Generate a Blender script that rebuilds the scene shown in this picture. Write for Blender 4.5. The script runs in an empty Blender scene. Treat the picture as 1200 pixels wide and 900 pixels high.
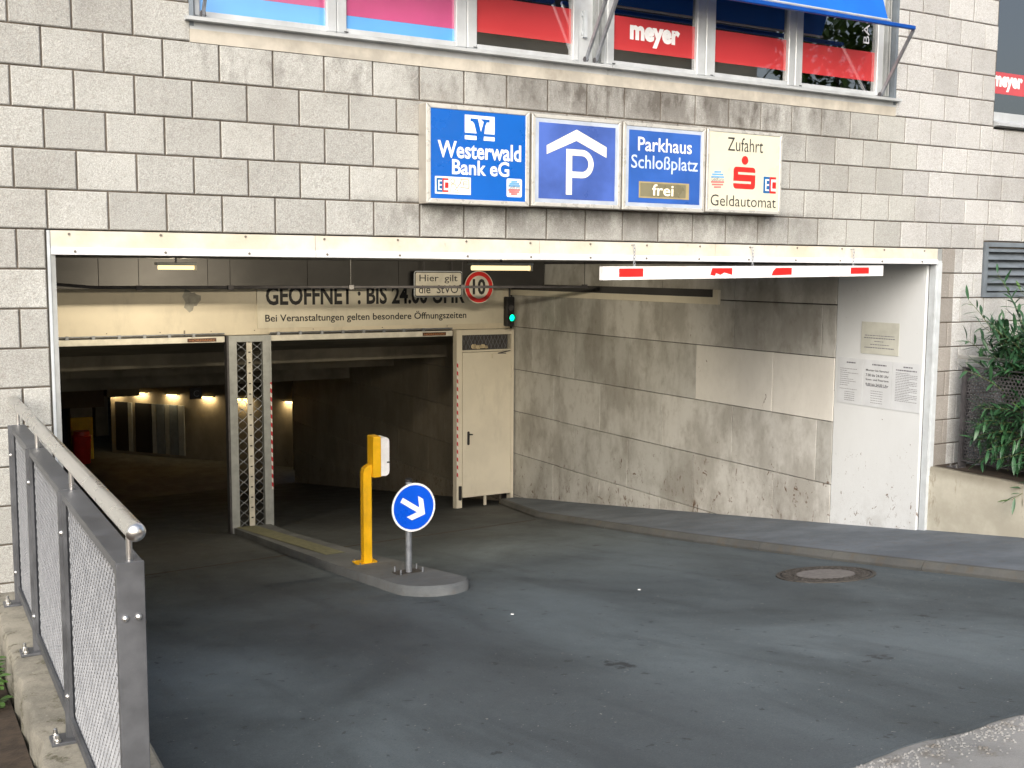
import bpy, math, random
from mathutils import Vector, Matrix
random.seed(7)
S = bpy.context.scene
C = S.collection
R = math.radians
# ------------------------------------------------------------ camera
EYE = Vector((-0.921, -7.216, -0.705))
yaw, pit, rol = 0.51664, 0.10454, 0.00585
fw = Vector((math.sin(yaw)*math.cos(pit), math.cos(yaw)*math.cos(pit), -math.sin(pit)))
rt = fw.cross(Vector((0, 0, 1))).normalized(); up = rt.cross(fw)
r2 = math.cos(rol)*rt + math.sin(rol)*up; u2 = -math.sin(rol)*rt + math.cos(rol)*up
cd = bpy.data.cameras.new('camera'); cam = bpy.data.objects.new('camera', cd); C.objects.link(cam)
cam.matrix_world = Matrix(((r2.x, u2.x, -fw.x, EYE.x), (r2.y, u2.y, -fw.y, EYE.y), (r2.z, u2.z, -fw.z, EYE.z), (0, 0, 0, 1)))
cd.sensor_width = 36; cd.lens = 1282.23*36/1200; cd.clip_start = .05; cd.clip_end = 600
S.camera = cam
# ------------------------------------------------------------ world, sun, exposure
SUN_EL, SUN_AZ = R(30), R(216)      # soft light from the front left, as under thin bright cloud
w = bpy.data.worlds.new('World'); S.world = w; w.use_nodes = True
nt = w.node_tree; sky = nt.nodes.new('ShaderNodeTexSky'); sky.sky_type = 'NISHITA'; sky.sun_disc = False
sky.sun_elevation = SUN_EL; sky.sun_rotation = SUN_AZ; sky.dust_density = 4.0; sky.air_density = 1.0; sky.ozone_density = .6
bg = nt.nodes['Background']; bg.inputs[1].default_value = 0.10
hz = nt.nodes.new('ShaderNodeHueSaturation'); hz.inputs['Saturation'].default_value = .75; nt.links.new(sky.outputs[0], hz.inputs['Color']); nt.links.new(hz.outputs[0], bg.inputs[0])
sl = bpy.data.lights.new('sun', 'SUN'); so = bpy.data.objects.new('sun', sl); C.objects.link(so)
sl.energy = 1.15; sl.angle = R(50); sl.color = (1, .965, .92)
sd = Vector((math.sin(SUN_AZ)*math.cos(SUN_EL), math.cos(SUN_AZ)*math.cos(SUN_EL), math.sin(SUN_EL)))
so.rotation_euler = sd.to_track_quat('Z', 'Y').to_euler()
S.view_settings.view_transform = 'Standard'; S.view_settings.look = 'None'
S.view_settings.exposure = 1.2; S.view_settings.gamma = 1
S.cycles.max_bounces = 8; S.cycles.diffuse_bounces = 5; S.cycles.transparent_max_bounces = 24

# ------------------------------------------------------------ materials
MATS = {}
class NT:
    def __init__(s, name):
        m = bpy.data.materials.new(name); m.use_nodes = True; s.m = m; s.t = m.node_tree
        s.b = s.t.nodes['Principled BSDF']; s.geo = s.n('NewGeometry'); s.pos = s.geo.outputs['Position']
    def n(s, ty, **k):
        x = s.t.nodes.new('ShaderNode'+ty)
        for a, v in k.items(): setattr(x, a, v)
        return x
    def l(s, a, b): s.t.links.new(a, b)
    def val(s, sock, v):
        if isinstance(v, bpy.types.NodeSocket): s.l(v, sock)
        else:
            if isinstance(v, tuple) and len(v) == 3 and sock.type == 'RGBA': v = (*v, 1)
            sock.default_value = v
    def noise(s, scale, detail=4, rough=.55, stretch=None, off=0, dist=0):
        mp = s.n('Mapping'); s.l(s.pos, mp.inputs[0])
        st = stretch or (1, 1, 1); mp.inputs['Scale'].default_value = st; mp.inputs['Location'].default_value = (off, off*1.7, off*.6)
        x = s.n('TexNoise'); s.l(mp.outputs[0], x.inputs['Vector'])
        x.inputs['Scale'].default_value = scale; x.inputs['Detail'].default_value = detail; x.inputs['Roughness'].default_value = rough
        x.inputs['Distortion'].default_value = dist
        return x.outputs['Fac']
    def rng(s, v, a, b, c=0., d=1., smooth=True):
        x = s.n('MapRange'); x.interpolation_type = 'SMOOTHSTEP' if smooth else 'LINEAR'
        s.val(x.inputs[0], v)
        for i, q in enumerate((a, b, c, d)): x.inputs[i+1].default_value = q
        return x.outputs[0]
    def math(s, op, a, b=0., c=0.):
        x = s.n('Math', operation=op); s.val(x.inputs[0], a); s.val(x.inputs[1], b); s.val(x.inputs[2], c); return x.outputs[0]
    def mul(s, a, b): return s.math('MULTIPLY', a, b)
    def mix(s, f, a, b, mode='MIX'):
        x = s.n('Mix', data_type='RGBA', blend_type=mode)
        s.val(x.inputs[0], f); s.val(x.inputs[6], a); s.val(x.inputs[7], b); return x.outputs[2]
    def xyz(s):
        x = s.n('SeparateXYZ'); s.l(s.pos, x.inputs[0]); return x.outputs
    def rand(s):
        return s.n('ObjectInfo').outputs['Random']
    def bump(s, h, strength=.3, dist=.01):
        x = s.n('Bump'); x.inputs['Strength'].default_value = strength; x.inputs['Distance'].default_value = dist
        s.l(h, x.inputs['Height'])
        if s.b.inputs['Normal'].is_linked: s.l(s.b.inputs['Normal'].links[0].from_socket, x.inputs['Normal'])
        s.l(x.outputs[0], s.b.inputs['Normal'])
    def set(s, col=None, rough=None, metal=None, spec=None):
        if col is not None: s.val(s.b.inputs['Base Color'], col)
        if rough is not None: s.val(s.b.inputs['Roughness'], rough)
        if metal is not None: s.val(s.b.inputs['Metallic'], metal)
        if spec is not None: s.val(s.b.inputs['Specular IOR Level'], spec)
        return s.m
def simple(name, col, rough=.5, metal=0., var=.12, vs=6., bump=.05, bs=80., dirt=0.):
    """painted / plain surface: colour with slow variation, fine grain, faint wear"""
    if name in MATS: return MATS[name]
    k = NT(name); n1 = k.noise(vs, 6, .6); n2 = k.noise(bs, 3)
    lo = tuple(c*(1-var) for c in col); hi = tuple(min(1, c*(1+var)) for c in col)
    c = k.mix(k.rng(n1, .3, .7), lo, hi)
    if dirt:
        d = k.noise(3.1, 8, .7, (1, 1, .35), 3)
        c = k.mix(k.mul(k.rng(d, .5, .72), dirt), c, (.10, .085, .065))
    k.set(c, k.rng(n1, .2, .8, max(0, rough-.08), min(1, rough+.1)), metal)
    if bump: k.bump(n2, bump, .004)
    MATS[name] = k.m; return k.m
def emit(name, col, st):
    if name in MATS: return MATS[name]
    k = NT(name); k.set(col, .4); k.val(k.b.inputs['Emission Color'], col); k.b.inputs['Emission Strength'].default_value = st
    MATS[name] = k.m; return k.m

def m_block(name, base, tint=1.):
    k = NT(name); rd = k.rand(); x, y, z = k.xyz()
    sp = k.noise(170, 3, .7); mid = k.noise(26, 5, .6); big = k.noise(1.3, 6, .6)
    c = k.mix(rd, tuple(b*.80*tint for b in base), tuple(b*1.06*tint for b in base))
    c = k.mix(k.rng(sp, .36, .66), k.mix(.5, c, (.16, .145, .125)), c)
    c = k.mix(k.mul(k.rng(sp, .62, .74), .5), c, (.62, .6, .56))
    c = k.mix(k.mul(k.rng(mid, .5, .75), .32), c, (.25, .22, .19))
    c = k.mix(k.mul(k.rng(big, .45, .7), .25), c, (.2, .185, .165))
    # runs of soot below the window ledge and below the sign boxes
    st = k.noise(2.2, 7, .65, (1, 1, .22), 5); s2 = k.noise(7, 7, .65, (1, 1, .5), 9)
    band = k.mul(k.mul(k.rng(z, .12, .60), k.rng(z, .74, .72)), k.mul(k.rng(x, 1.8, 4.4), k.rng(x, 7.2, 5.0)))
    m1 = k.mul(band, k.rng(st, .34, .58))
    band2 = k.mul(k.mul(k.rng(z, -.62, -.28), k.rng(z, -.18, -.22)), k.mul(k.rng(x, 1.6, 2.5), k.rng(x, 6.8, 5.6)))
    m2 = k.mul(band2, k.rng(s2, .35, .62))
    band3 = k.mul(k.mul(k.rng(z, .28, .70), k.rng(z, .74, .72)), k.mul(k.rng(x, .4, 1.), k.rng(x, 7.6, 6.)))
    m3 = k.mul(band3, k.rng(s2, .45, .7))
    band4 = k.mul(k.rng(z, .60, 1.2), k.rng(x, 1.6, .0))
    m4 = k.mul(band4, k.rng(st, .42, .66))
    tot = k.math('MINIMUM', k.math('ADD', k.math('ADD', k.mul(m1, .72), k.mul(m2, .55)), k.math('ADD', k.mul(m3, .5), k.mul(m4, .5))), .88)
    c = k.mix(tot, c, (.085, .075, .065))
    pit = k.noise(75, 4, .75); c = k.mix(k.mul(k.rng(pit, .56, .70), .45), c, (.17, .16, .145)); c = k.mix(k.mul(k.rng(k.noise(14, 7, .75), .56, .72), .22), c, (.68, .67, .63))
    k.set(c, .92, 0, .25); k.bump(sp, .7, .006); k.bump(pit, .7, .006); k.bump(mid, .5, .010)
    return k.m
M_block = m_block('split_block', (.575, .592, .575))
M_block_white = m_block('white_block', (.66, .68, .69))  # whiter tone for the blocks right of the entrance
M_block_pale = m_block('pale_block', (.65, .665, .67))  # paler tone for the blocks right of the window band
M_block_grey = m_block('grey_block', (.38, .365, .345))  # greyer tone for the narrow strip beside the entrance
M_mortar = simple('mortar', (.115, .098, .08), .95, var=.3, vs=12, bump=.4)
M_alu = simple('window_aluminium', (.52, .55, .57), .38, .25, .1, 5, .02, dirt=.15)
M_ledge = simple('ledge_concrete', (.43, .405, .35), .85, var=.18, vs=5, bump=.25, dirt=.4)
M_sheet = None
def m_sheet():
    k = NT('fascia_sheet'); n = k.noise(2.2, 7, .65); f = k.noise(30, 5, .6, (1, 1, .4)); d = k.noise(9, 8, .75, (1, 1, .6), 2)
    c = k.mix(k.rng(n, .35, .65), (.57, .52, .42), (.65, .63, .58))
    c = k.mix(k.mul(k.rng(d, .6, .72), .5), c, (.25, .19, .12)); k.set(c, .42); k.bump(n, .25, .03); k.bump(f, .08, .004); return k.m
M_sheet = m_sheet()
M_lip = simple('fascia_lip', (.72, .74, .76), .35, .1, .06, 8, .02)
M_trim = simple('steel_trim', (.37, .39, .39), .5, .3, .12, 9, .04, dirt=.25)
M_trimw = simple('painted_trim', (.50, .54, .57), .5, .0, .08, 9, .04, dirt=.2)
M_screw = simple('screw', (.22, .2, .17), .45, .7)
M_dark = simple('dark_steel', (.085, .082, .088), .5, .35, .25, 10, .08)
M_railsteel = simple('mica_grey_steel', (.12, .127, .14), .48, .45, .22, 7, .12, 300)
M_steel = simple('brushed_stainless', (.78, .78, .77), .30, 1., .0, 3, 0)
M_black = simple('black_plastic', (.018, .018, .02), .5)
M_cream = simple('cream_paint', (.72, .66, .53), .6, 0, .08, 1.4, .03, dirt=.16)
M_creamd = simple('door_paint', (.74, .69, .57), .5, 0, .05, 2, .03, dirt=.14)
M_board = simple('board_white', (.72, .68, .56), .5, 0, .06, 2, .02, dirt=.12)
M_print = simple('black_lettering', (.02, .02, .022), .6)
M_white = simple('white_print', (.82, .83, .84), .45)
M_sblue = simple('bank_blue', (.0, .105, .47), .3, 0, .05, 2, 0)
M_pblue = simple('faded_blue', (.06, .12, .42), .32, 0, .22, 2.5, 0)
M_pblue2 = simple('parking_blue', (.03, .11, .42), .32, 0, .12, 2.5, 0)
M_cface = simple('cream_acrylic', (.66, .64, .51), .3, 0, .04, 3, 0)
M_cprint = simple('cream_print', (.86, .84, .68), .4)
M_red = simple('signal_red', (.62, .02, .018), .4)
M_redtext = simple('bank_red', (.68, .025, .02), .4)
M_box = simple('sign_box_alu', (.50, .47, .42), .35, .4, .12, 6, .03, dirt=.3)
M_boxf = simple('sign_frame_alu', (.56, .56, .53), .3, .25, .08, 10, .02)
M_yellow = simple('yellow_enamel', (.82, .45, .004), .42, 0, .10, 7, .04, dirt=.30)
M_shade = simple('blue_enamel', (.0, .085, .66), .3, 0, .06, 3, 0)
M_galv = simple('galvanised', (.28, .30, .33), .45, .6, .2, 14, .06)
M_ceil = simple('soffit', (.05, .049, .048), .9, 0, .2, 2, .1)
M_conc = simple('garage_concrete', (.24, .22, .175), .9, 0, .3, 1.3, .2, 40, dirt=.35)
M_concd = simple('dark_concrete', (.13, .115, .09), .9, 0, .3, 1.3, .2, 40, dirt=.35)  # darker concrete tone for the deepest garage surfaces
M_yelp = simple('column_yellow', (.60, .42, .03), .6, 0, .15, 4, .03, dirt=.5)
M_redp = simple('red_enamel', (.42, .02, .015), .4)
M_awn = simple('awning_blue', (.0, .12, .55), .7, 0, .08, 3, .1, 300)
M_awnb = simple('awning_bar_blue', (.0, .06, .33), .4)
M_dkframe = simple('louvre_grey', (.20, .235, .27), .45, .3, .12, 8, .03, dirt=.2)
M_rust = simple('cast_iron', (.085, .078, .072), .7, .5, .4, 30, .4, 120)
M_lid = simple('manhole_concrete', (.16, .15, .145), .9, 0, .2, 20, .4, 160)
M_stem = simple('stem_green', (.10, .13, .045), .7)
M_soil = simple('soil', (.045, .032, .022), 1., 0, .4, 14, .8, 60)
M_notice = simple('notice_paper', (.60, .63, .66), .35, 0, .06, 5, 0)
M_notice2 = simple('notice_plate', (.50, .51, .46), .4, 0, .1, 5, 0)
M_ink = simple('faded_ink', (.16, .16, .19), .6)
M_inkb = simple('black_ink', (.05, .05, .06), .6)

def m_asphalt():
    k = NT('asphalt'); x, y, z = k.xyz()
    ag = k.noise(240, 2, .8); sp = k.noise(60, 5, .7); big = k.noise(.55, 6, .6, (1, .55, 1), 4, .6); md = k.noise(2.6, 6, .6, (1, .6, 1), 8)
    st = k.noise(5., 6, .65, (1, .7, 1), 15); oil = k.noise(3.4, 5, .6, (1, .8, 1), 31)
    c = k.mix(k.rng(big, .32, .68), (.052, .066, .074), (.125, .156, .174))
    c = k.mix(k.mul(k.rng(md, .45, .7), .4), c, (.095, .115, .127))
    c = k.mix(k.mul(k.rng(ag, .58, .76), .45), c, (.17, .175, .18))
    c = k.mix(k.mul(k.rng(ag, .42, .3), .4), c, (.02, .02, .022))
    # the lane wheels use is darker, dropped oil between them
    lane = k.mul(k.rng(x, .9, 1.9), k.rng(x, 3.2, 2.2)); c = k.mix(k.mul(lane, .45), c, (.026, .028, .032))
    c = k.mix(k.mul(k.rng(oil, .66, .72), k.mul(k.rng(x, .5, 1.5), .7)), c, (.014, .014, .016))
    # garage darkness is painted into the asphalt, browner then darker inwards
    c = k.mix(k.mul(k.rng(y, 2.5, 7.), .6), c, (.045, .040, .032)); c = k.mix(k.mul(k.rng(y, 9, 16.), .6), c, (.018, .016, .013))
    g2 = k.noise(95, 4, .8, None, 50); c = k.mix(k.mul(k.rng(g2, .54, .70), .38), c, (.20, .215, .23)); c = k.mix(k.mul(k.rng(g2, .46, .32), .45), c, (.018, .02, .024))
    tyr = k.noise(1.9, 5, .6, (1.5, .16, 1), 63, .5); c = k.mix(k.mul(k.rng(tyr, .50, .70), .30), c, (.026, .030, .036))
    drp = k.noise(13, 4, .55, (1, .8, 1), 90); c = k.mix(k.mul(k.rng(drp, .665, .69), .55), c, (.015, .016, .018))
    spk = k.noise(44, 2, .3, None, 77); c = k.mix(k.mul(k.rng(spk, .76, .775), .6), c, (.36, .36, .35))
    k.set(c, k.rng(md, .3, .7, .60, .82), 0, .4); k.bump(ag, .5, .004); k.bump(g2, .6, .006); k.bump(sp, .3, .006); return k.m
M_asph = m_asphalt()
def m_pave(name, a, b, brown=.0):
    k = NT(name); ag = k.noise(190, 3, .8); big = k.noise(1.7, 7, .65); md = k.noise(9, 6, .7)
    c = k.mix(k.rng(big, .3, .7), a, b); c = k.mix(k.mul(k.rng(ag, .55, .75), .4), c, tuple(min(1, q*1.9) for q in b))
    c = k.mix(k.mul(k.rng(ag, .42, .3), .5), c, tuple(q*.35 for q in a)); c = k.mix(k.mul(k.rng(md, .5, .7), .3+brown), c, (.11, .085, .055))
    k.set(c, .88, 0, .35); k.bump(ag, .5, .004); k.bump(md, .3, .01); return k.m
M_walk = m_pave('sidewalk_asphalt', (.095, .112, .135), (.15, .175, .205))
M_kerb = m_pave('kerb_concrete', (.075, .078, .078), (.11, .112, .108), .12)
M_granite = m_pave('gutter_concrete', (.19, .195, .195), (.30, .30, .295), .25)
M_paver = m_pave('paver', (.07, .055, .048), (.12, .09, .075), .2)
M_isl = m_pave('island_concrete', (.10, .11, .118), (.155, .165, .17))
def m_plinth():
    k = NT('weathered_concrete'); x, y, z = k.xyz(); a = k.noise(3.2, 8, .7); b = k.noise(11, 8, .7, None, 4); ag = k.noise(120, 3, .7); w_ = k.noise(24, 4, .6, None, 9)
    c = k.mix(k.rng(a, .3, .7), (.15, .145, .125), (.30, .285, .24))
    c = k.mix(k.rng(b, .52, .7), c, (.075, .07, .045)); c = k.mix(k.mul(k.rng(w_, .68, .74), .7), c, (.5, .49, .45))
    c = k.mix(k.mul(k.rng(ag, .5, .7), .25), c, (.42, .4, .36))
    c = k.mix(k.mul(k.rng(z, -2.8, -3.05), k.rng(b, .35, .6)), c, (.06, .065, .025))
    k.set(c, .95, 0, .2); k.bump(b, .5, .008); k.bump(ag, .6, .004); return k.m
M_plinth = m_plinth()
def m_retain():
    k = NT('retaining_concrete'); x, y, z = k.xyz(); a = k.noise(2.2, 8, .65); b = k.noise(6, 8, .75, (1, 1, .3), 4); ag = k.noise(90, 3, .7)
    c = k.mix(k.rng(a, .3, .7), (.35, .335, .28), (.47, .455, .39)); c = k.mix(k.mul(k.rng(b, .58, .70), .6), c, (.16, .125, .085))
    c = k.mix(k.mul(k.rng(z, -2.74, -2.61), .55), c, (.1, .085, .055)); k.set(c, .92, 0, .25); k.bump(ag, .3, .004); k.bump(b, .2, .01); return k.m
M_retain = m_retain()
def m_panel(name, lo, hi, chips=.5, grime=.6, warm=0):
    k = NT(name); x, y, z = k.xyz(); rd = k.rand()
    sm = k.noise(1.5, 7, .62, (1, 1, .6), 2); st = k.noise(3.5, 6, .65, (1, 1, .25), 6); sc = k.noise(8, 9, .8, (1, 1.3, .8), 12, 1.2); ag = k.noise(70, 4, .6)
    c = k.mix(rd, lo, hi); blot = k.noise(6, 8, .7, (1, 1, .7), 17); c = k.mix(k.mul(k.rng(sm, .40, .62), grime*.75), c, (.15, .132, .102)); c = k.mix(k.mul(k.rng(st, .5, .75), grime*.35), c, (.11, .095, .072)); c = k.mix(k.mul(k.rng(blot, .48, .68), grime*.5), c, (.17, .15, .118))
    # height above the ramp
    hgt = k.math('ADD', z, k.math('ADD', k.mul(y, .145), 3.33))
    low = k.mul(k.rng(hgt, 1.35, .15), chips); thr = k.math('ADD', sc, k.mul(low, .14))
    base = k.noise(4.5, 7, .7, (1, 1, .8), 41); c = k.mix(k.mul(k.mul(k.rng(hgt, .55, .05), chips), k.mul(k.rng(base, .40, .66), .6)), c, (.18, .155, .125)); c = k.mix(k.rng(thr, .655, .668), c, (.115, .065, .035)); scr = k.noise(5, 9, .85, (1, 2.2, 1), 21, 2.5)
    c = k.mix(k.mul(k.rng(k.math('ABSOLUTE', k.math('SUBTRACT', scr, .5)), .006, .001), k.mul(low, .7)), c, (.05, .045, .04))
    k.set(c, .62, 0, .4); k.bump(ag, .12, .004); k.bump(thr, .15, .01); return k.m
M_panel = m_panel('soiled_wall_panel', (.48, .485, .465), (.60, .60, .575))
M_panelw = m_panel('repainted_wall_panel', (.70, .69, .65), (.74, .73, .69), .7, .16)
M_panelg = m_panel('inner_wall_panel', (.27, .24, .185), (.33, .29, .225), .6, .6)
M_steelw = m_panel('white_sheet', (.64, .67, .69), (.66, .69, .71), .42, .05)
def m_tape():
    k = NT('hazard_tape'); x, y, z = k.xyz(); s_ = k.math('ADD', k.mul(z, 8.), k.mul(x, 8.)); f = k.math('FRACT', s_)
    c = k.mix(k.math('GREATER_THAN', f, .5), (.75, .73, .70), (.55, .02, .03)); k.set(c, .5); return k.m
M_tape = m_tape()
def m_glass(name, tint, k_refl=.16, op=0):
    k = NT(name); o = k.t.nodes['Material Output']; g = k.n('BsdfGlossy'); g.inputs['Roughness'].default_value = .012
    g.inputs['Color'].default_value = (*tint, 1); tr = k.n('BsdfTransparent'); tr.inputs[0].default_value = (.55, .57, .57, 1)
    fr = k.n('Fresnel'); fr.inputs[0].default_value = 2.3; wv = k.noise(1.4, 2, .4); bp = k.n('Bump'); bp.inputs['Strength'].default_value = .03; bp.inputs['Distance'].default_value = .05
    k.l(wv, bp.inputs['Height']); k.l(bp.outputs[0], g.inputs['Normal'])
    m = k.n('MixShader'); k.l(k.math('ADD', fr.outputs[0], k_refl), m.inputs[0]); k.l(tr.outputs[0], m.inputs[1]); k.l(g.outputs[0], m.inputs[2]); k.l(m.outputs[0], o.inputs[0]); return k.m
M_glass = m_glass('coated_glass', (1, 1, 1), .12)
M_film = simple('red_film', (.50, .03, .035), .5, 0, .05, 2, 0)
M_sky_blue = simple('painted_sky_blue', (.10, .36, .78), .4, 0, .05, 2, 0)  # blue sky reflection of the two left panes, painted as a flat colour
M_film_sky = simple('red_film_sky_tint', (.50, .06, .20), .4, 0, .08, 2, 0)  # red film with the blue sky reflection mixed into its colour
for fm in (M_film, M_sky_blue, M_film_sky):
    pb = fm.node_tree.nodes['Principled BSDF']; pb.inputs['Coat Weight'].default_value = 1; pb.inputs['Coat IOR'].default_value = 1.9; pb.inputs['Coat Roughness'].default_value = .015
M_room = simple('dim_room', (.03, .03, .03), .9)
def m_leaf(name, a, b):
    k = NT(name); rd = k.rand(); n = k.noise(7, 4, .6); c = k.mix(k.rng(n, .3, .7), a, b); k.set(k.mix(k.mul(rd, .35), c, tuple(q*1.6 for q in b)), .38, 0, .5); return k.m
M_leaf = m_leaf('laurel_leaf', (.016, .055, .028), (.04, .115, .045))
M_leafn = m_leaf('young_leaf', (.03, .085, .015), (.06, .13, .025))
M_leaft = m_leaf('tree_leaf', (.05, .10, .02), (.10, .17, .03))
M_bark = simple('bark', (.10, .08, .06), .9)
M_plaster = simple('cream_plaster', (.80, .72, .58), .85, 0, .08, .8, .1)
M_slate = simple('dark_slate', (.045, .045, .05), .7, 0, .15, 2, .2)
M_tube = emit('lamp_tube', (1, .80, .42), .62)
M_tube2 = emit('far_lamp', (1, .72, .30), 1.3)
M_green = emit('green_signal', (.0, .9, .42), 1.6)

# ------------------------------------------------------------ mesh helpers
class MB:
    def __init__(s): s.v = []; s.f = []
    def quadbox(s, p):           # 8 points: bottom 4 ccw, top 4 ccw
        i = len(s.v); s.v += [tuple(q) for q in p]
        s.f += [(i, i+3, i+2, i+1), (i+4, i+5, i+6, i+7), (i, i+1, i+5, i+4), (i+1, i+2, i+6, i+5), (i+2, i+3, i+7, i+6), (i+3, i, i+4, i+7)]; return s
    def box(s, x0, x1, y0, y1, z0, z1):
        return s.quadbox([(x0, y0, z0), (x1, y0, z0), (x1, y1, z0), (x0, y1, z0), (x0, y0, z1), (x1, y0, z1), (x1, y1, z1), (x0, y1, z1)])
    def cbox(s, x0, x1, y0, y1, z0, z1, b=.004):   # box with bevelled edges (as octagonal slices along z)
        rings = []
        for z, k in ((z0, b), (z0+b, 0), (z1-b, 0), (z1, b)):
            e = b
            rings.append([(x0+k+e, y0+k, z), (x1-k-e, y0+k, z), (x1-k, y0+k+e, z), (x1-k, y1-k-e, z), (x1-k-e, y1-k, z), (x0+k+e, y1-k, z), (x0+k, y1-k-e, z), (x0+k, y0+k+e, z)])
        return s.loft(rings)
    def loft(s, rings, cap=True, closed=False):
        i = len(s.v); n = len(rings[0])
        for r in rings: s.v += [tuple(q) for q in r]
        for a in range(len(rings)-1+(1 if closed else 0)):
            for k in range(n):
                b = (a+1) % len(rings)
                s.f.append((i+a*n+k, i+a*n+(k+1) % n, i+b*n+(k+1) % n, i+b*n+k))
        if cap and not closed:
            s.f.append(tuple(i+k for k in range(n))[::-1]); s.f.append(tuple(i+(len(rings)-1)*n+k for k in range(n)))
        return s
    def tube(s, pts, r, n=10, cap=True):
        pts = [Vector(p) for p in pts]; rs = r if isinstance(r, (list, tuple)) else [r]*len(pts); rings = []
        for j, p in enumerate(pts):
            d = (pts[min(j+1, len(pts)-1)]-pts[max(j-1, 0)]).normalized()
            a = d.cross(Vector((0, 0, 1)) if abs(d.z) < .9 else Vector((0, 1, 0))).normalized(); b = d.cross(a)
            rings.append([p+(a*math.cos(2*math.pi*q/n)+b*math.sin(2*math.pi*q/n))*rs[j] for q in range(n)])
        return s.loft(rings, cap)
    def prism(s, poly, o, ax, ay, th):      # polygon in plane (o, ax, ay), thickness vector th
        o = Vector(o); ax = Vector(ax); ay = Vector(ay); th = Vector(th)
        a = [o+ax*p[0]+ay*p[1] for p in poly]; return s.loft([a, [q+th for q in a]])
    def bar(s, a, b, wv, hv):               # rectangular bar from a to b with half-extent vectors
        a = Vector(a); b = Vector(b); wv = Vector(wv); hv = Vector(hv)
        return s.loft([[p-wv-hv, p+wv-hv, p+wv+hv, p-wv+hv] for p in (a, b)])
    def sheet(s, pts): i = len(s.v); s.v += [tuple(p) for p in pts]; s.f.append(tuple(range(i, i+len(pts)))); return s
    def mesh(s, name, off=(0, 0, 0)):
        me = bpy.data.meshes.new(name); me.from_pydata([(a-off[0], b-off[1], c-off[2]) for a, b, c in s.v], [], s.f); me.update()
        import bmesh
        bm = bmesh.new(); bm.from_mesh(me); bmesh.ops.recalc_face_normals(bm, faces=bm.faces); bm.to_mesh(me); bm.free()
        return me
    def build(s, name, mat, parent=None, smooth=False, kind=None, label=None):
        off = wloc(parent) if parent else Vector((0, 0, 0))
        me = s.mesh(name, off); me.materials.append(mat)
        if smooth:
            for p in me.polygons: p.use_smooth = True
            try: me.set_sharp_from_angle(angle=R(40))
            except Exception: pass
        o = bpy.data.objects.new(name, me); C.objects.link(o)
        if parent: o.parent = parent
        if kind: o['kind'] = kind
        if label: o['label'] = label
        return o
def wloc(o):
    v = Vector((0, 0, 0))
    while o: v += o.location; o = o.parent
    return v
def thing(name, label, cat, loc=(0, 0, 0), group=None):
    o = bpy.data.objects.new(name, None); C.objects.link(o); o.location = loc; o.empty_display_size = .2
    o['label'] = label; o['category'] = cat
    if group: o['group'] = group
    return o
def tag(o, label, cat, group=None):
    o['label'] = label; o['category'] = cat
    if group: o['group'] = group
    return o
def inst(name, me, loc, parent, rot=None):     # a further piece sharing mesh data
    o = bpy.data.objects.new(name, me); C.objects.link(o); o.parent = parent; o.location = Vector(loc)-wloc(parent)
    if rot: o.rotation_euler = rot
    return o
def rrect(x0, y0, x1, y1, r, n=5):
    P = []
    for cx, cy, a in ((x1-r, y1-r, 0), (x0+r, y1-r, 90), (x0+r, y0+r, 180), (x1-r, y0+r, 270)):
        for k in range(n+1): t = R(a+90*k/n); P.append((cx+r*math.cos(t), cy+r*math.sin(t)))
    return P
def disc(cx, cy, r, n=40): return [(cx+r*math.cos(2*math.pi*k/n), cy+r*math.sin(2*math.pi*k/n)) for k in range(n)]
def ringmesh(mb, c, r0, r1, ax, ay, th, n=44):
    c = Vector(c); ax = Vector(ax); ay = Vector(ay); th = Vector(th); rings = []
    for q in range(n):
        d = ax*math.cos(2*math.pi*q/n)+ay*math.sin(2*math.pi*q/n); rings.append([c+d*r0, c+d*r1, c+d*r1+th, c+d*r0+th])
    mb.loft(rings, False, True)
FX, FZ = (1, 0, 0), (0, 0, 1)
def fprism(poly, y, th, name, mat, parent):     # a polygon on a plane facing the street
    return MB().prism(poly, (0, y, 0), FX, FZ, (0, -th, 0)).build(name, mat, parent)
def text(name, body, rect, y, mat, parent, bold=0., wall=None, rot90=False, th=.002, tilt=0):
    """lettering fitted to rect (x0,z0,x1,z1) on a plane facing the street, or on the side wall (wall = its x; rect in -y,z)"""
    cu = bpy.data.curves.new(name, 'FONT'); cu.body = body; cu.size = 1; cu.offset = bold; cu.resolution_u = 3; cu.fill_mode = 'FRONT'
    t = bpy.data.objects.new(name, cu); C.objects.link(t)
    dg = bpy.context.evaluated_depsgraph_get(); me = bpy.data.meshes.new_from_object(t.evaluated_get(dg)); bpy.data.objects.remove(t)
    vs = [v.co.copy() for v in me.vertices]
    if rot90: vs = [Vector((-v.y, v.x, 0)) for v in vs]
    x0, x1 = min(v.x for v in vs), max(v.x for v in vs); y0, y1 = min(v.y for v in vs), max(v.y for v in vs)
    sx = (rect[2]-rect[0])/(x1-x0); sy = (rect[3]-rect[1])/(y1-y0); off = wloc(parent)
    for i, v in enumerate(vs):
        a = rect[0]+(v.x-x0)*sx; b = rect[1]+(v.y-y0)*sy+tilt*(v.x-x0)*sx
        p = Vector((a, y, b)) if wall is None else Vector((wall, -a, b)); me.vertices[i].co = p-off
    me.materials.clear(); me.materials.append(mat); me.name = name
    o = bpy.data.objects.new(name, me); C.objects.link(o); o.parent = parent
    return o
def ramp(y): return -3.33-.145*y

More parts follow.
